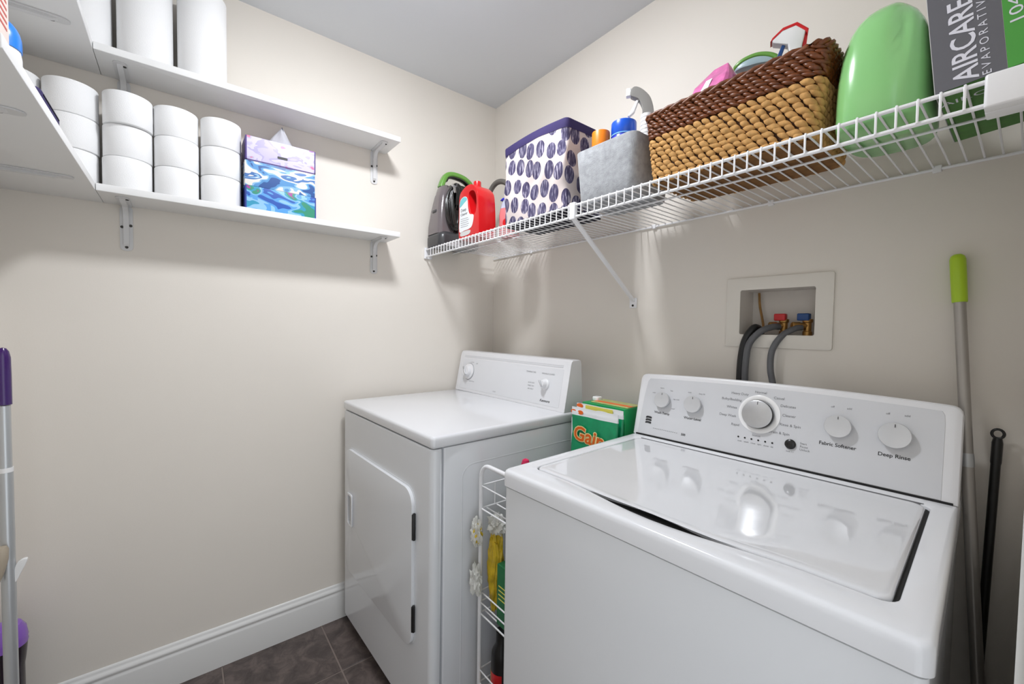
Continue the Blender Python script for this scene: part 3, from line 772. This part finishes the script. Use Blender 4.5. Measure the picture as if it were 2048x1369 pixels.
# ================================================================== LAUNDRY OUTLET BOX
def outlet_box():
    t = thing('outlet_box', 'recessed cream washing machine outlet box in the wall', 'outlet box', (1.3195, 0, 1.2685))
    g = plate(rr(-.1295, .1295, -.0990, .0985, .006, 4), [rr(-.0915, .0915, -.0630, .0640, .005, 4)], .0055, .0022, 2)
    G().merge(g, T(0, -.0006, 0) @ XZ).build('frame', 'box_plastic', t)
    w_, a, b = .0915, -.063, .064
    L = [[(p[0], y, p[1]) for p in rr(-w_-e, w_+e, a-e, b+e, .005, 4)] for y, e in ((-.0005, .0), (.084, 0), (.087, .003), (-.0005, .003))]
    g = G().loft(L, False, False); g.loft([[(p[0], y, p[1]) for p in rr(-w_-.002, w_+.002, a-.002, b+.002, .004, 4)] for y in (.0845, .0868)])
    g.build('recess', 'box_inner', t)
    for x, hm, nm in ((.006, 'valve_red', 'hot'), (.062, 'valve_blue', 'cold')):
        g = G().lathe([(.001, 0), (.011, 0), (.011, .010), (.009, .012), (.009, .034), (.012, .036), (.012, .044), (.001, .044)], 16, T(x, .045, a))
        g.lathe([(.001, 0), (.0085, 0), (.0085, .018), (.0105, .019), (.0105, .036), (.0085, .038), (.001, .038)], 14, T(x, .045, a+.026) @ R(PI/2, 'X') @ R(-.9, 'Y') )
        v = g.build('valve', 'brass', t)
        g = G().rbox(x-.022, x+.007, .030, .050, a+.040, a+.0595, .004, .003); g.rbox(x-.006, x+.006, .038, .050, a+.042, a+.046, .002, .001)
        g.build('lever', hm, v)
    g = G().tube(smooth([(-.070, .070, .060), (-.066, .068, .02), (-.054, .062, -.03), (-.050, .055, -.061)]), [.0034]*25, 6)
    g.build('copper_strip', 'rust_strip', t)
outlet_box()
def hoses():
    z0 = .70
    def hose(nm, lb, pts, r, m, grp=None):
        o = G().tube(smooth(pts, 8), r, 12).build(nm, m, None, 60); tag(o, lb, 'hose', grp); return o
    hose('water_hose', 'grey fill hose curving from the red hot tap', [(1.318, .030, 1.2285), (1.308, .012, 1.2275), (1.286, -.010, 1.214), (1.264, -.024, 1.180), (1.257, -.026, 1.130), (1.2565, -.026, 1.07), (1.262, -.024, .95), (1.27, -.024, z0)], .0088, 'grey_hose', 'washer fill hoses')
    hose('water_hose', 'grey fill hose curving from the blue cold tap', [(1.372, .030, 1.2265), (1.362, .014, 1.2235), (1.340, -.008, 1.205), (1.322, -.022, 1.165), (1.3195, -.024, 1.115), (1.329, -.024, 1.06), (1.345, -.024, .95), (1.345, -.024, z0)], .0080, 'grey_hose', 'washer fill hoses')
    hose('drain_hose', 'black drain hose at the left of the outlet box', [(1.268, .045, 1.213), (1.266, .024, 1.2235), (1.262, .004, 1.222), (1.2475, -.010, 1.188), (1.240, -.0145, 1.13), (1.2385, -.0145, 1.05), (1.238, -.0145, .9), (1.238, -.0145, z0)], .0105, 'black_rubber')
hoses()

# ================================================================== DRYER
def dryer():
    D = thing('dryer', 'white front-loading clothes dryer in the corner', 'dryer', (.040, -.7688, 0), .0335)
    w_, dp, zt = .715, .655, .9134
    # cabinet sides and back
    G().rbox(.006, w_-.004, .041, dp, .012, .876, .004, .003).build('cabinet', 'enamel_side', D)
    # front panel with rounded vertical edges
    L = [[(p[0], p[1], z) for p in rr(.003+i, w_-.002-i, .001+i, .040, .018, 6)] for z, i in ((.044, .003), (.047, .0), (.872, 0), (.8755, .003))]
    G().loft(L).build('front_panel', 'enamel_side', D)
    G().box(.02, w_-.02, .034, .04, .0, .043).build('under_shade', 'gap_black', D)  # black board standing in for the shade under the dryer
    for x in (.04, w_-.04):
        for y in (.06, dp-.05): G().lathe([(.001, 0), (.018, 0), (.018, .012), (.001, .0125)], 12).build('foot', 'black_plastic', D, loc=(x, y, 0))
    # top
    G().rbox(0, w_, 0, dp, .8775, zt, .012, .010, nc=5).build('top_panel', 'enamel_white', D)
    # pressed rounded panel on the right side
    g = plate(rr(.10, .60, .10, .815, .04, 6), [rr(.104, .596, .104, .811, .037, 6)], .0016, .0006, 1)
    G().merge(g, T(w_-.0045, 0, 0) @ R(PI/2, 'Z') @ R(PI/2, 'X')).build('side_emboss', 'enamel_side', D)
    # door
    dx0, dx1, dz0, dz1 = .055, .618, .262, .738
    g = plate(rr(dx0-.005, dx1+.005, dz0-.005, dz1+.005, .052, 8), [], .0012, .0004, 1)
    G().merge(g, T(0, .0009, 0) @ XZ).build('door_groove', 'enamel_side', D)
    hx0, hx1, hz0, hz1 = .088, .140, .445, .572
    g = plate(rr(dx0, dx1, dz0, dz1, .048, 8), [rr(hx0+.012, hx1-.012, hz0+.012, hz1-.012, .008, 4)], .011, .005, 3)
    d = G().merge(g, T(0, .0008, 0) @ XZ).build('door', 'enamel_side', D)
    g = plate(rr(hx0, hx1, hz0, hz1, .010, 4), [rr(hx0+.010, hx1-.010, hz0+.010, hz1-.010, .007, 4)], .006, .0025, 2)
    G().merge(g, T(0, -.0098, 0) @ XZ).build('handle_frame', 'enamel_white', d)
    G().box(hx0+.010, hx1-.010, -.004, -.0016, hz0+.010, hz1-.010).build('handle_recess', 'tan_plastic', d)
    for z in (.318, .592):
        g = G().rbox(dx1+.0005, dx1+.008, -.008, -.0005, z, z+.080, .002, .002); g.lathe([(.001, 0), (.0035, 0), (.0035, .074), (.001, .074)], 10, T(dx1+.004, -.008, z+.003))
        g.build('hinge', 'black_plastic', d)
    # console: leaning control panel
    c = zt+.0005
    pf = [(.533, c), (.5335, c+.004), (.566, c+.170), (.570, c+.181), (.577, c+.186), (.612, c+.187), (.620, c+.184), (.623, c+.176), (.634, c)]
    L = []
    for u, s in ((-.002, .985), (0, .995), (.004, 1), (w_-.012, 1), (w_-.008, .995), (w_-.006, .985)):
        L.append([(u, .585+(v-.585)*s, c+(z-c)*s) for v, z in pf])
    cn = G().loft(L).build('console', 'console_white', D, 25)
    a = math.atan2(.0325, .166); F = T(0, .5335, c+.004) @ R(PI/2-a, 'X')       # local frame of the panel: x right, y up the slope
    G().merge(plate(rr(.03, w_-.035, .008, .150, .004, 3), [], .0008, .0003, 1), F).build('face_plate', 'enamel_white', cn)
    g = G()
    for y in (.156, .162): g.merge(plate(rr(.035, w_-.04, y, y+.003, .001, 2), [], .0008), F)
    g.build('trim_line', 'panel_silver', cn)
    def knob(x, y, r, nm='knob'):
        k = G().lathe([(.001, 0), (r, 0), (r, .004), (r*.93, .006), (r*.72, .008), (r*.66, .020), (r*.60, .023), (.001, .023)], 32).build(nm, 'console_white', cn, M=F @ T(x, y, .0008))
        G().rbox(-r*.10, r*.10, -r*.62, r*.62, .021, .030, .002, .002).build('grip', 'dial_metal', k, M=R(.6, 'Z'))
        G().box(-.0012, .0012, r*.2, r*.6, .0300, .0304).build('pointer', 'print_grey', k, M=R(.6, 'Z'))
    knob(.089, .090, .037, 'timer_knob'); knob(.597, .086, .021)
    g = G().lathe([(.038, 0), (.0395, 0), (.0395, .0004), (.038, .0004)], 40, cap=False); g.build('dial_ring', 'print_grey', cn, M=F @ T(.089, .090, .0009))
    Z = T(0, 0, .0011)
    def text1(s_, size, M, _g=None):
        q = G(); text(s_, size, M, q); q.build('lettering', 'print_grey', cn)
    g = None
    text1('OFF', .0085, F @ Z @ T(.142, .130, 0), g); text1('COTTON', .006, F @ Z @ T(.105, .134, 0), g)
    text1('TEMPERATURE', .0085, F @ Z @ T(.510, .126, 0), g); text1('WRINKLE GUARD', .0085, F @ Z @ T(.604, .126, 0), g)
    for i, s in enumerate(('AUTO DRY', 'TIMED DRY', 'AIR ONLY')): text1(s, .0075, F @ Z @ T(.520, .084-.012*i, 0), g)
    text1('START', .007, F @ Z @ T(.30, .02, 0), g); text1('COOL DOWN', .007, F @ Z @ T(.12, .046, 0), g)
    g = G(); text('Kenmore', .0135, F @ Z @ T(.606, .024, 0), g, shear=.25, bold=.0003); g.build('lettering', 'print_dark', cn)
dryer()

# ================================================================== WASHER
def washer():
    W = thing('washer', 'white top-loading washing machine with silver control panel', 'washer', (1.0118, -.7017, 0), .0429)
    w_, dp, zt = .699, .640, .8909
    L = [[(p[0], p[1], z) for p in rr(.004+i, w_-.004-i, .004+i, dp, .012, 5)] for z, i in ((.022, .004), (.026, 0), (.850, 0), (.8515, .0015))]
    G().loft(L).build('cabinet', 'enamel_side', W)
    for x in (.05, w_-.05):
        for y in (.06, dp-.06): G().lathe([(.001, 0), (.018, 0), (.018, .021), (.001, .0215)], 12).build('foot', 'black_plastic', W, loc=(x, y, 0))
    # top cover: rounded rim with a recess for the lid
    NC, NS = 5, 16
    def outl(x0, x1, y0, y1, r, bul=0.0):
        o = []
        for (x, y) in rr(x0, x1, y0, y1, r, NC, NS):
            if bul and y < y0+.004:
                t = (x-.355)/.235
                if abs(t) < 1: y -= bul*(.5+.5*math.cos(PI*t))
            o.append((x, y))
        return o
    loops = []
    for z, i in ((.8535, .001), (.8545, 0), (.878, 0), (.8845, .0008), (.8882, .0028), (.8903, .006), (zt, .010)):
        loops.append([(p[0], p[1], z) for p in outl(i, w_-i, i, dp, max(.016-i*.4, .006))])
    rx0, rx1, ry0, ry1 = .040, .663, .0625, .500
    for z, e in ((zt, .0025), (zt-.0008, .0008), (zt-.0025, 0), (zt-.030, 0)):
        loops.append([(p[0], p[1], z) for p in outl(rx0-e, rx1+e, ry0-e, ry1+e, .022, .026)])
    G().loft(loops, False, True).build('top_cover', 'enamel_white', W, 40)
    # lid
    loops = []
    gp = .0032
    for z, i in ((zt-.024, .001), (zt-.022, 0), (zt-.003, 0), (zt-.0005, .0012), (zt+.0014, .004), (zt+.0022, .009), (zt+.0018, .016), (zt+.0016, .020)):
        lp = []
        for (x, y) in outl(rx0+gp+i, rx1-gp-.003-i, ry0+gp+i, ry1-gp-i, max(.019-i*.4, .006), .026):
            t = (x-.345)/.15; zz = z
            if y < ry0+.05 and abs(t) < 1:
                bmp = .5+.5*math.cos(PI*t); y += .0095*bmp
                if z < zt-.0025: y += .020*bmp; zz = z+.004*bmp if z > zt-.005 else z
                else: zz = z+.004*bmp*max(0, 1-i/.02)
            lp.append((x, y, zz))
        loops.append(lp)
    ld = G().loft(loops, True, True).build('lid', 'lid_white', W, 60)
    G().box(rx0-.004, rx1+.004, ry0-.030, ry1-.003, zt-.0290, zt-.0262).build('recess_shade', 'gap_black', W)  # black sheet painting the recess floor as dark as deep shade
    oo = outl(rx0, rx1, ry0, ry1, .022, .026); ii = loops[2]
    G().loft([[(p[0], p[1], zt-.0065) for p in oo], [(p[0], p[1], zt-.0065) for p in ii]], False, False).build('gap_shade', 'gap_black', W)  # black ring imitating the shade down in the gap around the lid
    G().box(rx0+.01, rx1-.01, ry1-.001, ry1+.002, zt-.006, zt+.0008).build('hinge_seam', 'print_grey', W)
    # console shell
    c = zt+.0004; TL = .22
    def prof(u):
        cr = .0095*(1-((u-.349)/.349)**2); h = .182+cr
        return [(.534, c), (.5345, c+.003), (.534+TL*(h-.006), c+h-.006), (.534+TL*h+.002, c+h-.001), (.534+TL*h+.008, c+h+.001), (.596, c+h-.002), (.605, c+h-.010), (.613, c+.10), (.615, c)]
    L = []
    us = [(.0005, .90, .003), (.002, .95, .0015), (.006, .982, .0005), (.012, .996, 0), (.02, 1, 0)] + [(.02+(.676-.02)*i/14, 1, 0) for i in range(1, 14)] + [(.676, 1, 0), (.685, .996, 0), (.691, .982, .0005), (.6955, .95, .0015), (.697, .90, .003)]
    for u, s, dv in us:
        L.append([(u, v+dv, c+(z-c)*s) for v, z in prof(u)])
    cn = G().loft(L).build('console', 'console_white', W, 30)
    a = math.atan(TL); ca = math.cos(a)
    F = T(0, .5345, c) @ R(PI/2-a, 'X')
    # silver control panel
    top = [(u, (.170+.0095*(1-((u-.349)/.349)**2))/ca) for u in [.668-(.668-.034)*i/18 for i in range(19)]]
    out = [(.016, .004), (.674, .004), (.6735, .15), (.672, .168)] + top + [(.028, .166), (.022, .12)]
    G().merge(plate(out, [], .0012, .0005, 1), F).build('control_panel', 'panel_silver', cn)
    G().box(.012, .690, .5318, .5335, zt-.001, zt+.0045).build('base_gap', 'gap_black', W)
    s0 = .0014
    def yy(z): return (z-c)/ca
    def knob(x, z, r, big=False):
        y = yy(z)
        if not big:
            k = G().lathe([(.001, 0), (r*.9, 0), (r*.94, .006), (r, .008), (r, .012), (r*.96, .0145), (r*.80, .0140), (r*.2, .0125), (.001, .0124)], 36).build('knob', 'knob_grey', cn, M=F @ T(x, y, s0), angle=50)
            G().box(-.0006, .0006, r*.62, r*.86, .0136, .0146).build('pointer', 'print_dark', k)
        else:
            k = G().lathe([(.001, 0), (r*.96, 0), (r, .002), (r, .0125), (r*.97, .0135), (r*.9, .0137), (.001, .0137)], 48).build('cycle_dial', 'black_plastic', cn, M=F @ T(x, y, s0), angle=50)
            G().lathe([(.001, .0137), (r*.985, .0137), (r*.985, .0148), (r*.93, .0156), (.001, .0150)], 48).build('dial_face', 'dial_metal', k, angle=50)
            G().box(-.0007, .0007, r*.68, r*.9, .0150, .0160).build('pointer', 'print_dark', k)
    knob(.087, 1.003, .0235); knob(.180, 1.003, .0240); knob(.509, 1.003, .0250); knob(.603, 1.002, .0265)
    G().lathe([(.036, 0), (.0480, 0), (.0480, .0012), (.0465, .0020), (.037, .0020), (.036, .0012), (.036, 0)], 56, cap=False).build('dial_ring', 'ring_white', cn, M=F @ T(.347, yy(1.004), s0), angle=50)
    knob(.346, 1.003, .0350, True)
    for i in range(6):
        G().lathe([(.0005, 0), (.0022, 0), (.0022, .0005), (.0005, .0006)], 12).build('indicator_light', 'gap_black', cn, M=F @ T(.305+.0156*i, yy(.9405), s0))
    b = G().lathe([(.001, 0), (.0115, 0), (.0115, .003), (.009, .005), (.001, .0056)], 24).build('start_button', 'black_plastic', cn, M=F @ T(.421, yy(.946), s0))
    tag(b, 'glossy black round start button')
    # lettering
    Z = T(0, 0, s0+.0001); ink = ['print_grey']
    def tx(s, x, z, size, al='CENTER', bold=0):
        q = G(); text(s, size, F @ Z @ T(x, yy(z), 0), q, al, bold=bold); q.build('lettering', ink[0], cn)
    for s, x, z, al in (('Normal', .346, 1.058, 'CENTER'), ('Heavy Duty', .318, 1.049, 'RIGHT'), ('Bulky/Bedding', .303, 1.032, 'RIGHT'), ('Whites', .294, 1.012, 'RIGHT'), ('Deep Wash', .294, .990, 'RIGHT'), ('Rapid', .304, .969, 'RIGHT'),
                        ('Casual', .376, 1.049, 'LEFT'), ('Delicates', .392, 1.032, 'LEFT'), ('Cleaner', .398, 1.010, 'LEFT'), ('Rinse & Spin', .394, .988, 'LEFT'), ('Drain & Spin', .372, .967, 'LEFT')):
        tx(s, x, z, .0088, al, .00005)
    tx('Status', .346, .951, .008); tx('soak   wash   rinse   spin   done   lid', .345, .931, .0056)
    tx('Start', .440, .952, .007, 'LEFT'); tx('Pause', .440, .945, .007, 'LEFT'); tx('Unlock', .440, .938, .007, 'LEFT'); tx('hold 3 s', .421, .929, .0048)
    for x, L_ in ((.087, ('cold', 'warm', 'hot', 'tap cold', 'cool')), (.180, ('auto', 'deep fill'))):
        for i, s in enumerate(L_):
            q = (2.6-.8*i) if len(L_) > 2 else (2.0-.9*i); tx(s, x+.040*math.cos(q), 1.003+.036*math.sin(q), .0056)
    for x in (.509, .603): tx('off', x-.014, 1.045, .0062); tx('add', x+.016, 1.045, .0062)
    ink[0] = 'print_dark'
    tx('Wash Temp', .087, .965, .0098, bold=.00015); tx('Water Level', .180, .964, .0098, bold=.00015); tx('Fabric Softener', .509, .962, .0108, bold=.0002); tx('Deep Rinse', .603, .961, .0108, bold=.0002)
    tx('500', .160, .916, .0085, bold=.0003)
    g = G()
    for i in range(14): g.box(.066+i*.0056, .0690+i*.0056, yy(.9165), yy(.9177), s0, s0+.0002, F)
    g.build('series_print', 'print_grey', cn)
    # square emblem of stacked slanting bars
    g = G(); x0, y0 = .038, yy(.928)
    for i in range(3):
        y = y0+i*.0078; g.merge(plate([(p.x, p.y) for p in smooth([(x0, y), (x0+.008, y+.0015), (x0+.018, y), (x0+.0185, y+.0055), (x0+.008, y+.0068), (x0+.001, y+.0055)], 2, True)], [], .0005), F @ T(0, 0, s0))
    g.build('emblem', 'print_dark', cn)
    # cable tray seam on the right side of the cabinet
    G().box(w_-.0042, w_-.0036, .03, dp-.02, .8515, .8533).build('side_seam', 'gap_black', W)
washer()

# ================================================================== BETWEEN THE MACHINES
def cart():
    t = thing('laundry_cart', 'slim white wire laundry cart between dryer and washer', 'cart', (.879, -.33, 0), 0.0)
    hw, y0, y1, top = .098, -.270, .256, .826
    def arch(y):
        P = [(-hw, y, .055), (-hw, y, top-.045)] + [(-hw+.040*(1-math.cos(q)), y, top-.045+.040*math.sin(q)) for q in [PI/2*k/6 for k in range(1, 7)]] + [(hw-.040*(1-math.cos(q)), y, top-.045+.040*math.sin(q)) for q in [PI/2*k/6 for k in range(6, 0, -1)]] + [(hw, y, top-.045), (hw, y, .055)]
        G().tube(P, .0062, 10).build('frame', 'wire_white', t, 60)
    arch(y0); arch(y1)
    for z0, zs in ((.690, (.690, .757)), (.380, (.380, .413, .445)), (.130, (.130, .170, .21))):
        b = G().tube([(p[0], p[1], zs[0]) for p in rr(-hw, hw, y0, y1, .006, 2)], .0026, 6, True).build('basket', 'wire_white', t, 60)
        for z in zs[1:]:
            G().tube([(p[0], p[1], z) for p in rr(-hw, hw, y0, y1, .006, 2)], .0022, 6, True).build('rim_wire', 'wire_white', b, 60)
        me = G().tube([(-hw, 0, zs[0]-.003), (hw, 0, zs[0]-.003)], .0022, 6).mesh('wire', 'wire_white', 60)
        for i in range(14): link('wire', me, b, loc=(0, y0+.02+i*(y1-y0-.04)/13, 0))
        me2 = G().tube([(0, 0, zs[0]), (0, 0, zs[-1])], .002, 6).mesh('wire', 'wire_white', 60)
        for i in range(8):
            for s in (-hw, hw): link('wire', me2, b, loc=(s, y0+.05+i*(y1-y0-.1)/7, 0))
    for x in (-hw+.008, hw-.008):
        for y in (y0, y1):
            g = G().lathe([(.004, -.009), (.022, -.009), (.0245, -.006), (.0245, .006), (.022, .009), (.004, .009)], 18, T(x, y, .0247) @ R(PI/2, 'Y'))
            g.box(x-.013, x-.0105, y-.008, y+.008, .024, .056).box(x+.0105, x+.013, y-.008, y+.008, .024, .056).box(x-.013, x+.013, y-.008, y+.008, .05, .057)
            g.build('caster', 'black_plastic', t)
    z = .690+.0012
    # green carton at the back of the top tier
    b = thing('dryer_sheet_box', 'bright green carton behind the detergent pouches', 'box', (.890, -.136, z+.002), .02)
    G().rbox(-.100, .076, -.046, .046, 0, .268, .0015, .0015).build('carton', 'box_green', b)
    G().rbox(-.076, .074, -.030, .044, .2682, .272, .001, .001).build('top_panel', 'box_olive', b)
    G().box(-.070, .075, -.020, .000, .2722, .2726).build('top_print', 'gain_orange', b)
    G().rbox(-.092, -.066, -.005, .022, .2684, .284, .006, .004).build('white_tab', 'white_plastic', b)
    def pouch(nm, lb, loc, rz, wd, ht, gm):
        p = thing(nm, lb, 'pouch', loc, rz, 'laundry pouches between the machines')
        def ring(z, th, ins=0): return [(q[0], q[1]+.002*math.sin(q[0]*60+z*40), z) for q in rr(-wd/2+ins, wd/2-ins, -th, th, min(th*.9, .02), 4, 8)]
        G().loft([ring(0, .007, .004), ring(.006, .0095), ring(.05, .0108), ring(.12, .010), ring(.17, .007), ring(ht-.026, .0042)]).build('body', gm, p, 60)
        G().loft([ring(ht-.0258, .0044, -.001), ring(ht-.021, .0030, -.001), ring(ht-.014, .0036, -.001), ring(ht-.012, .0022, -.001), ring(ht, .0012, -.001)]).build('zip_strip', 'gain_white', p, 60)
        return p
    p = pouch('detergent_pouch', 'green detergent pouch with orange lettering at the front', (.880, -.226, z+.002), .03, .184, .256, 'gain_green')
    g = G(); M = T(-.014, -.0118, .166) @ R(.06, 'X') @ XZ @ R(-.10, 'Z')
    text('Gain', .068, M, g, offset=.0042, shear=.12); g.build('lettering_outline', 'gain_cream', p)
    g = G(); text('Gain', .068, T(0, -.0006, 0) @ M, g, bold=.0012, shear=.12); g.build('lettering', 'gain_orange', p)
    G().box(-.092, -.087, -.0050, .0050, .02, .22).build('edge_seal', 'gain_white', p)
    g = G()
    for x in (-.085, -.055): g.merge(plate([(x+.012*math.cos(q), .241+.007*math.sin(q)) for q in [2*PI*k/14 for k in range(14)]], [], .0008), T(0, -.0034, 0) @ XZ)
    g.build('print_spot', 'gain_orange', p)
    p = pouch('detergent_pouch', 'second green pouch with yellow label strip, behind the front one', (.881, -.2020, z), .03, .186, .268, 'gain_green')
    G().merge(plate(rr(-.055, .056, .250, .266, .002, 2), [], .0010), T(0, -.0030, 0) @ XZ).build('label', 'label_yellow', p)
    G().merge(plate([(-.080+.014*math.cos(q), .260+.008*math.sin(q)) for q in [2*PI*k/14 for k in range(14)]], [], .001), T(0, -.0030, 0) @ XZ).build('print_spot', 'gain_orange', p)
    # pink-topped bottle lower in the top tier
    b = thing('bottle', 'slim bottle with hot pink cap beside the washer', 'bottle', (.866, -.505, z))
    G().lathe([(.001, 0), (.020, 0), (.022, .003), (.022, .085), (.012, .10), (.001, .10)], 20).build('body', 'white_plastic', b)
    G().lathe([(.001, .10), (.012, .10), (.0135, .104), (.013, .132), (.009, .145), (.001, .149)], 20).build('cap', 'hot_pink', b)
    # middle tier
    z = .380+.0026
    def crumple(nm, r, seed, sx, sy, sz, m, par, loc, amp=.24):
        bm = bmesh.new(); bmesh.ops.create_icosphere(bm, subdivisions=4, radius=1)
        from mathutils import noise as NZ
        for v in bm.verts:
            n = NZ.noise(v.co*2.3+Vector((seed, 0, 0)))*amp*1.2+abs(NZ.noise(v.co*5.5+Vector((0, seed, 0))))*amp*1.3
            v.co *= (1-amp*.3+n); v.co.x *= sx; v.co.y *= sy; v.co.z *= sz
            if v.co.z < -sz*.92: v.co.z = -sz*.92
        bm.verts.index_update(); g = G().add([v.co[:] for v in bm.verts], [[v.index for v in f.verts] for f in bm.faces]); bm.free()
        return g.build(nm, m, par, 25, loc=loc)
    b = thing('sponge_bag', 'crumpled clear bag of yellow dusters spilling from the cart', 'bag', (.806, -.578, z))
    crumple('dusters', 1, 3.0, .027, .020, .130, 'yellow_bag', b, (.007, .010, .128), .26)
    crumple('dusters', 1, 11.0, .014, .012, .030, 'yellow_bag', b, (-.018, -.038, .240), .34)
    crumple('plastic_bag', 1, 8.0, .026, .020, .030, 'clear_bag', b, (.010, .010, .262), .4)
    crumple('plastic_bag', 1, 5.0, .020, .012, .040, 'clear_bag', b, (-.021, -.040, .240), .4)
    crumple('plastic_bag', 1, 6.0, .020, .012, .044, 'clear_bag', b, (-.022, -.040, .100), .4)
    b = thing('carton', 'dark green carton in the middle tier of the cart', 'box', (.884, -.560, z), 0)
    G().rbox(-.034, .034, -.030, .040, 0, .172, .0015, .0015).build('carton', 'green_carton', b)
    g = G()
    for i in range(4): g.box(-.026, .020-.006*(i % 2), -.0306, -.0301, .075+i*.012, .078+i*.012)
    g.build('print', 'label_yellow', b)
    # bottom tier
    z = .130+.0012
    b = thing('bottle', 'black bottle with red and yellow label, bottom of the cart', 'bottle', (.836, -.560, z))
    G().lathe([(.001, 0), (.028, 0), (.030, .004), (.030, .120), (.028, .15), (.016, .175), (.016, .21), (.001, .21)], 24).build('body', 'black_plastic', b)
    n = 24
    for nm, q0, q1 in (('yellow_print', -2.9, -1.9), ('red_plastic', -1.9, -.6)):
        L = [[(.0304*math.cos(q0+(q1-q0)*k/8), .0304*math.sin(q0+(q1-q0)*k/8), zz) for k in range(9)] for zz in (.02, .098)]
        G().loft(L, False, False, False).build('label', nm, b)
    b = thing('carton', 'narrow blue carton at the bottom of the cart', 'box', (.818, -.485, z))
    G().rbox(-.018, .022, -.030, .036, 0, .235, .0015, .0015).build('carton', 'blue_carton', b)
    G().box(-.012, .016, -.0306, -.0301, .12, .17).build('print', 'label_white', b)
cart()

# ================================================================== MOPS AND POLES
def stick(path, r, n=14): return G().tube(path, r, n)
def mop():
    A = Vector((1.657, -.015, 1.380)); Bm = Vector((1.7235, -.068, .541)); d = (Bm-A); B = A+d*((A.z-.035)/(A.z-Bm.z)); u = (B-A).normalized()
    B.x = 1.754
    t = thing('mop', 'mop with grey metal pole and lime green grip against the back wall', 'mop', tuple(Vector((B.x, B.y, 0))))
    o = -Vector((B.x, B.y, 0)); P = lambda s: A+(B-A)*s+o
    L = (B-A).length; g1 = .100/L
    G().tube([P(0), P(.003), P(.008), P(g1*.5), P(g1-.002), P(g1)], [.006, .0105, .0122, .0122, .0118, .0112], 16).build('grip', 'lime', t, 60)
    G().tube([P(.012), P(.026)], .0005, 6).build('hang_hole', 'gap_black', t)
    G().tube([P(g1), P(.30)], .0092, 16).build('pole', 'pole_steel', t, 60)
    G().tube([P(.30), P(.305), P(.318), P(.32)], [.0096, .0102, .0102, .0096], 16).build('pole_joint', 'pole_alu', t, 60)
    G().tube([P(.32), P(.985)], .0096, 16).build('pole', 'pole_steel', t, 60)
    G().rbox(-.011, .011, -.15, .03, .004, .03, .008, .006).build('head', 'pole_alu', t)
    t2 = thing('broom', 'black broom handle with hanging ring in the right corner', 'broom', (1.7085, -.055, 0))
    a = Vector((1.7246, -.020, 1.012))-Vector((1.7085, -.055, 0)); b = Vector((0, 0, .05))
    q = lambda s: a+(b-a)*s
    G().tube([q(0), q(.01), q(.05), q(.055), q(1)], [.006, .0078, .0078, .007, .007], 14).build('handle', 'black_plastic', t2, 60)
    g = G().tube([(a.x+.008*math.cos(k), a.y, a.z+.008+.009*math.sin(k)) for k in [2*PI*i/18 for i in range(18)]], .0024, 8, True); g.build('hanging_ring', 'black_plastic', t2, 60)
    G().rbox(-.014, .014, -.05, .03, .0, .055, .01, .006).build('brush_head', 'black_plastic', t2)
mop()
def left_cleaner():
    t = thing('spray_mop', 'silver pole with purple grip at the left edge', 'mop', (.300, -1.5945, 0))
    G().lathe([(.001, 1.153), (.006, 1.151), (.010, 1.144), (.0125, 1.130), (.0130, 1.09), (.0130, 1.022), (.001, 1.020)][::-1], 20).build('grip', 'purple', t)
    G().lathe([(.001, .875), (.0105, .875), (.0105, 1.020), (.001, 1.020)], 18).build('pole', 'pole_alu', t)
    G().lathe([(.001, .866), (.0122, .866), (.0122, .876), (.001, .876)], 18).build('pole_joint', 'white_plastic', t)
    G().lathe([(.001, .03), (.0118, .03), (.0118, .866), (.001, .866)], 18).build('pole', 'pole_alu', t)
    g = plate([(p.x, p.y) for p in smooth([(.008, .61), (.012, .645), (.022, .655), (.030, .654), (.027, .642), (.020, .625), (.012, .606)], 3, True)], [], .010, .002)
    G().merge(g, R(PI/2, 'Z') @ T(0, .005, 0) @ XZ).build('clip', 'white_plastic', t)
    g = G().loft([[(p[0]+.022, p[1]-.006-sh, z) for p in rr(-r, r, -r, r, r*.7, 4)] for z, r, sh in ((.615, .004, .008), (.64, .009, .004), (.668, .012, .001), (.692, .012, 0), (.700, .009, 0))])
    g.build('cord_hook', 'tan_plastic', t, 60)
    G().rbox(-.05, .05, -.07, .12, .004, .03, .012, .008).build('head', 'purple', t)
    v = thing('vacuum_canister', 'dark canister with purple ribbed lid in the lower left corner', 'vacuum', (.115, -1.645, 0))
    G().lathe([(.001, 0), (.030, 0), (.034, .01), (.034, .30), (.036, .315), (.038, .335), (.040, .360), (.001, .360)], 32).build('body', 'plum_black', v)
    G().lathe([(.001, .3605), (.0405, .3605), (.0415, .366), (.0405, .371), (.0415, .378), (.0405, .384), (.038, .402), (.030, .416), (.016, .422), (.001, .423)], 32).build('lid', 'lavender', v)
left_cleaner()
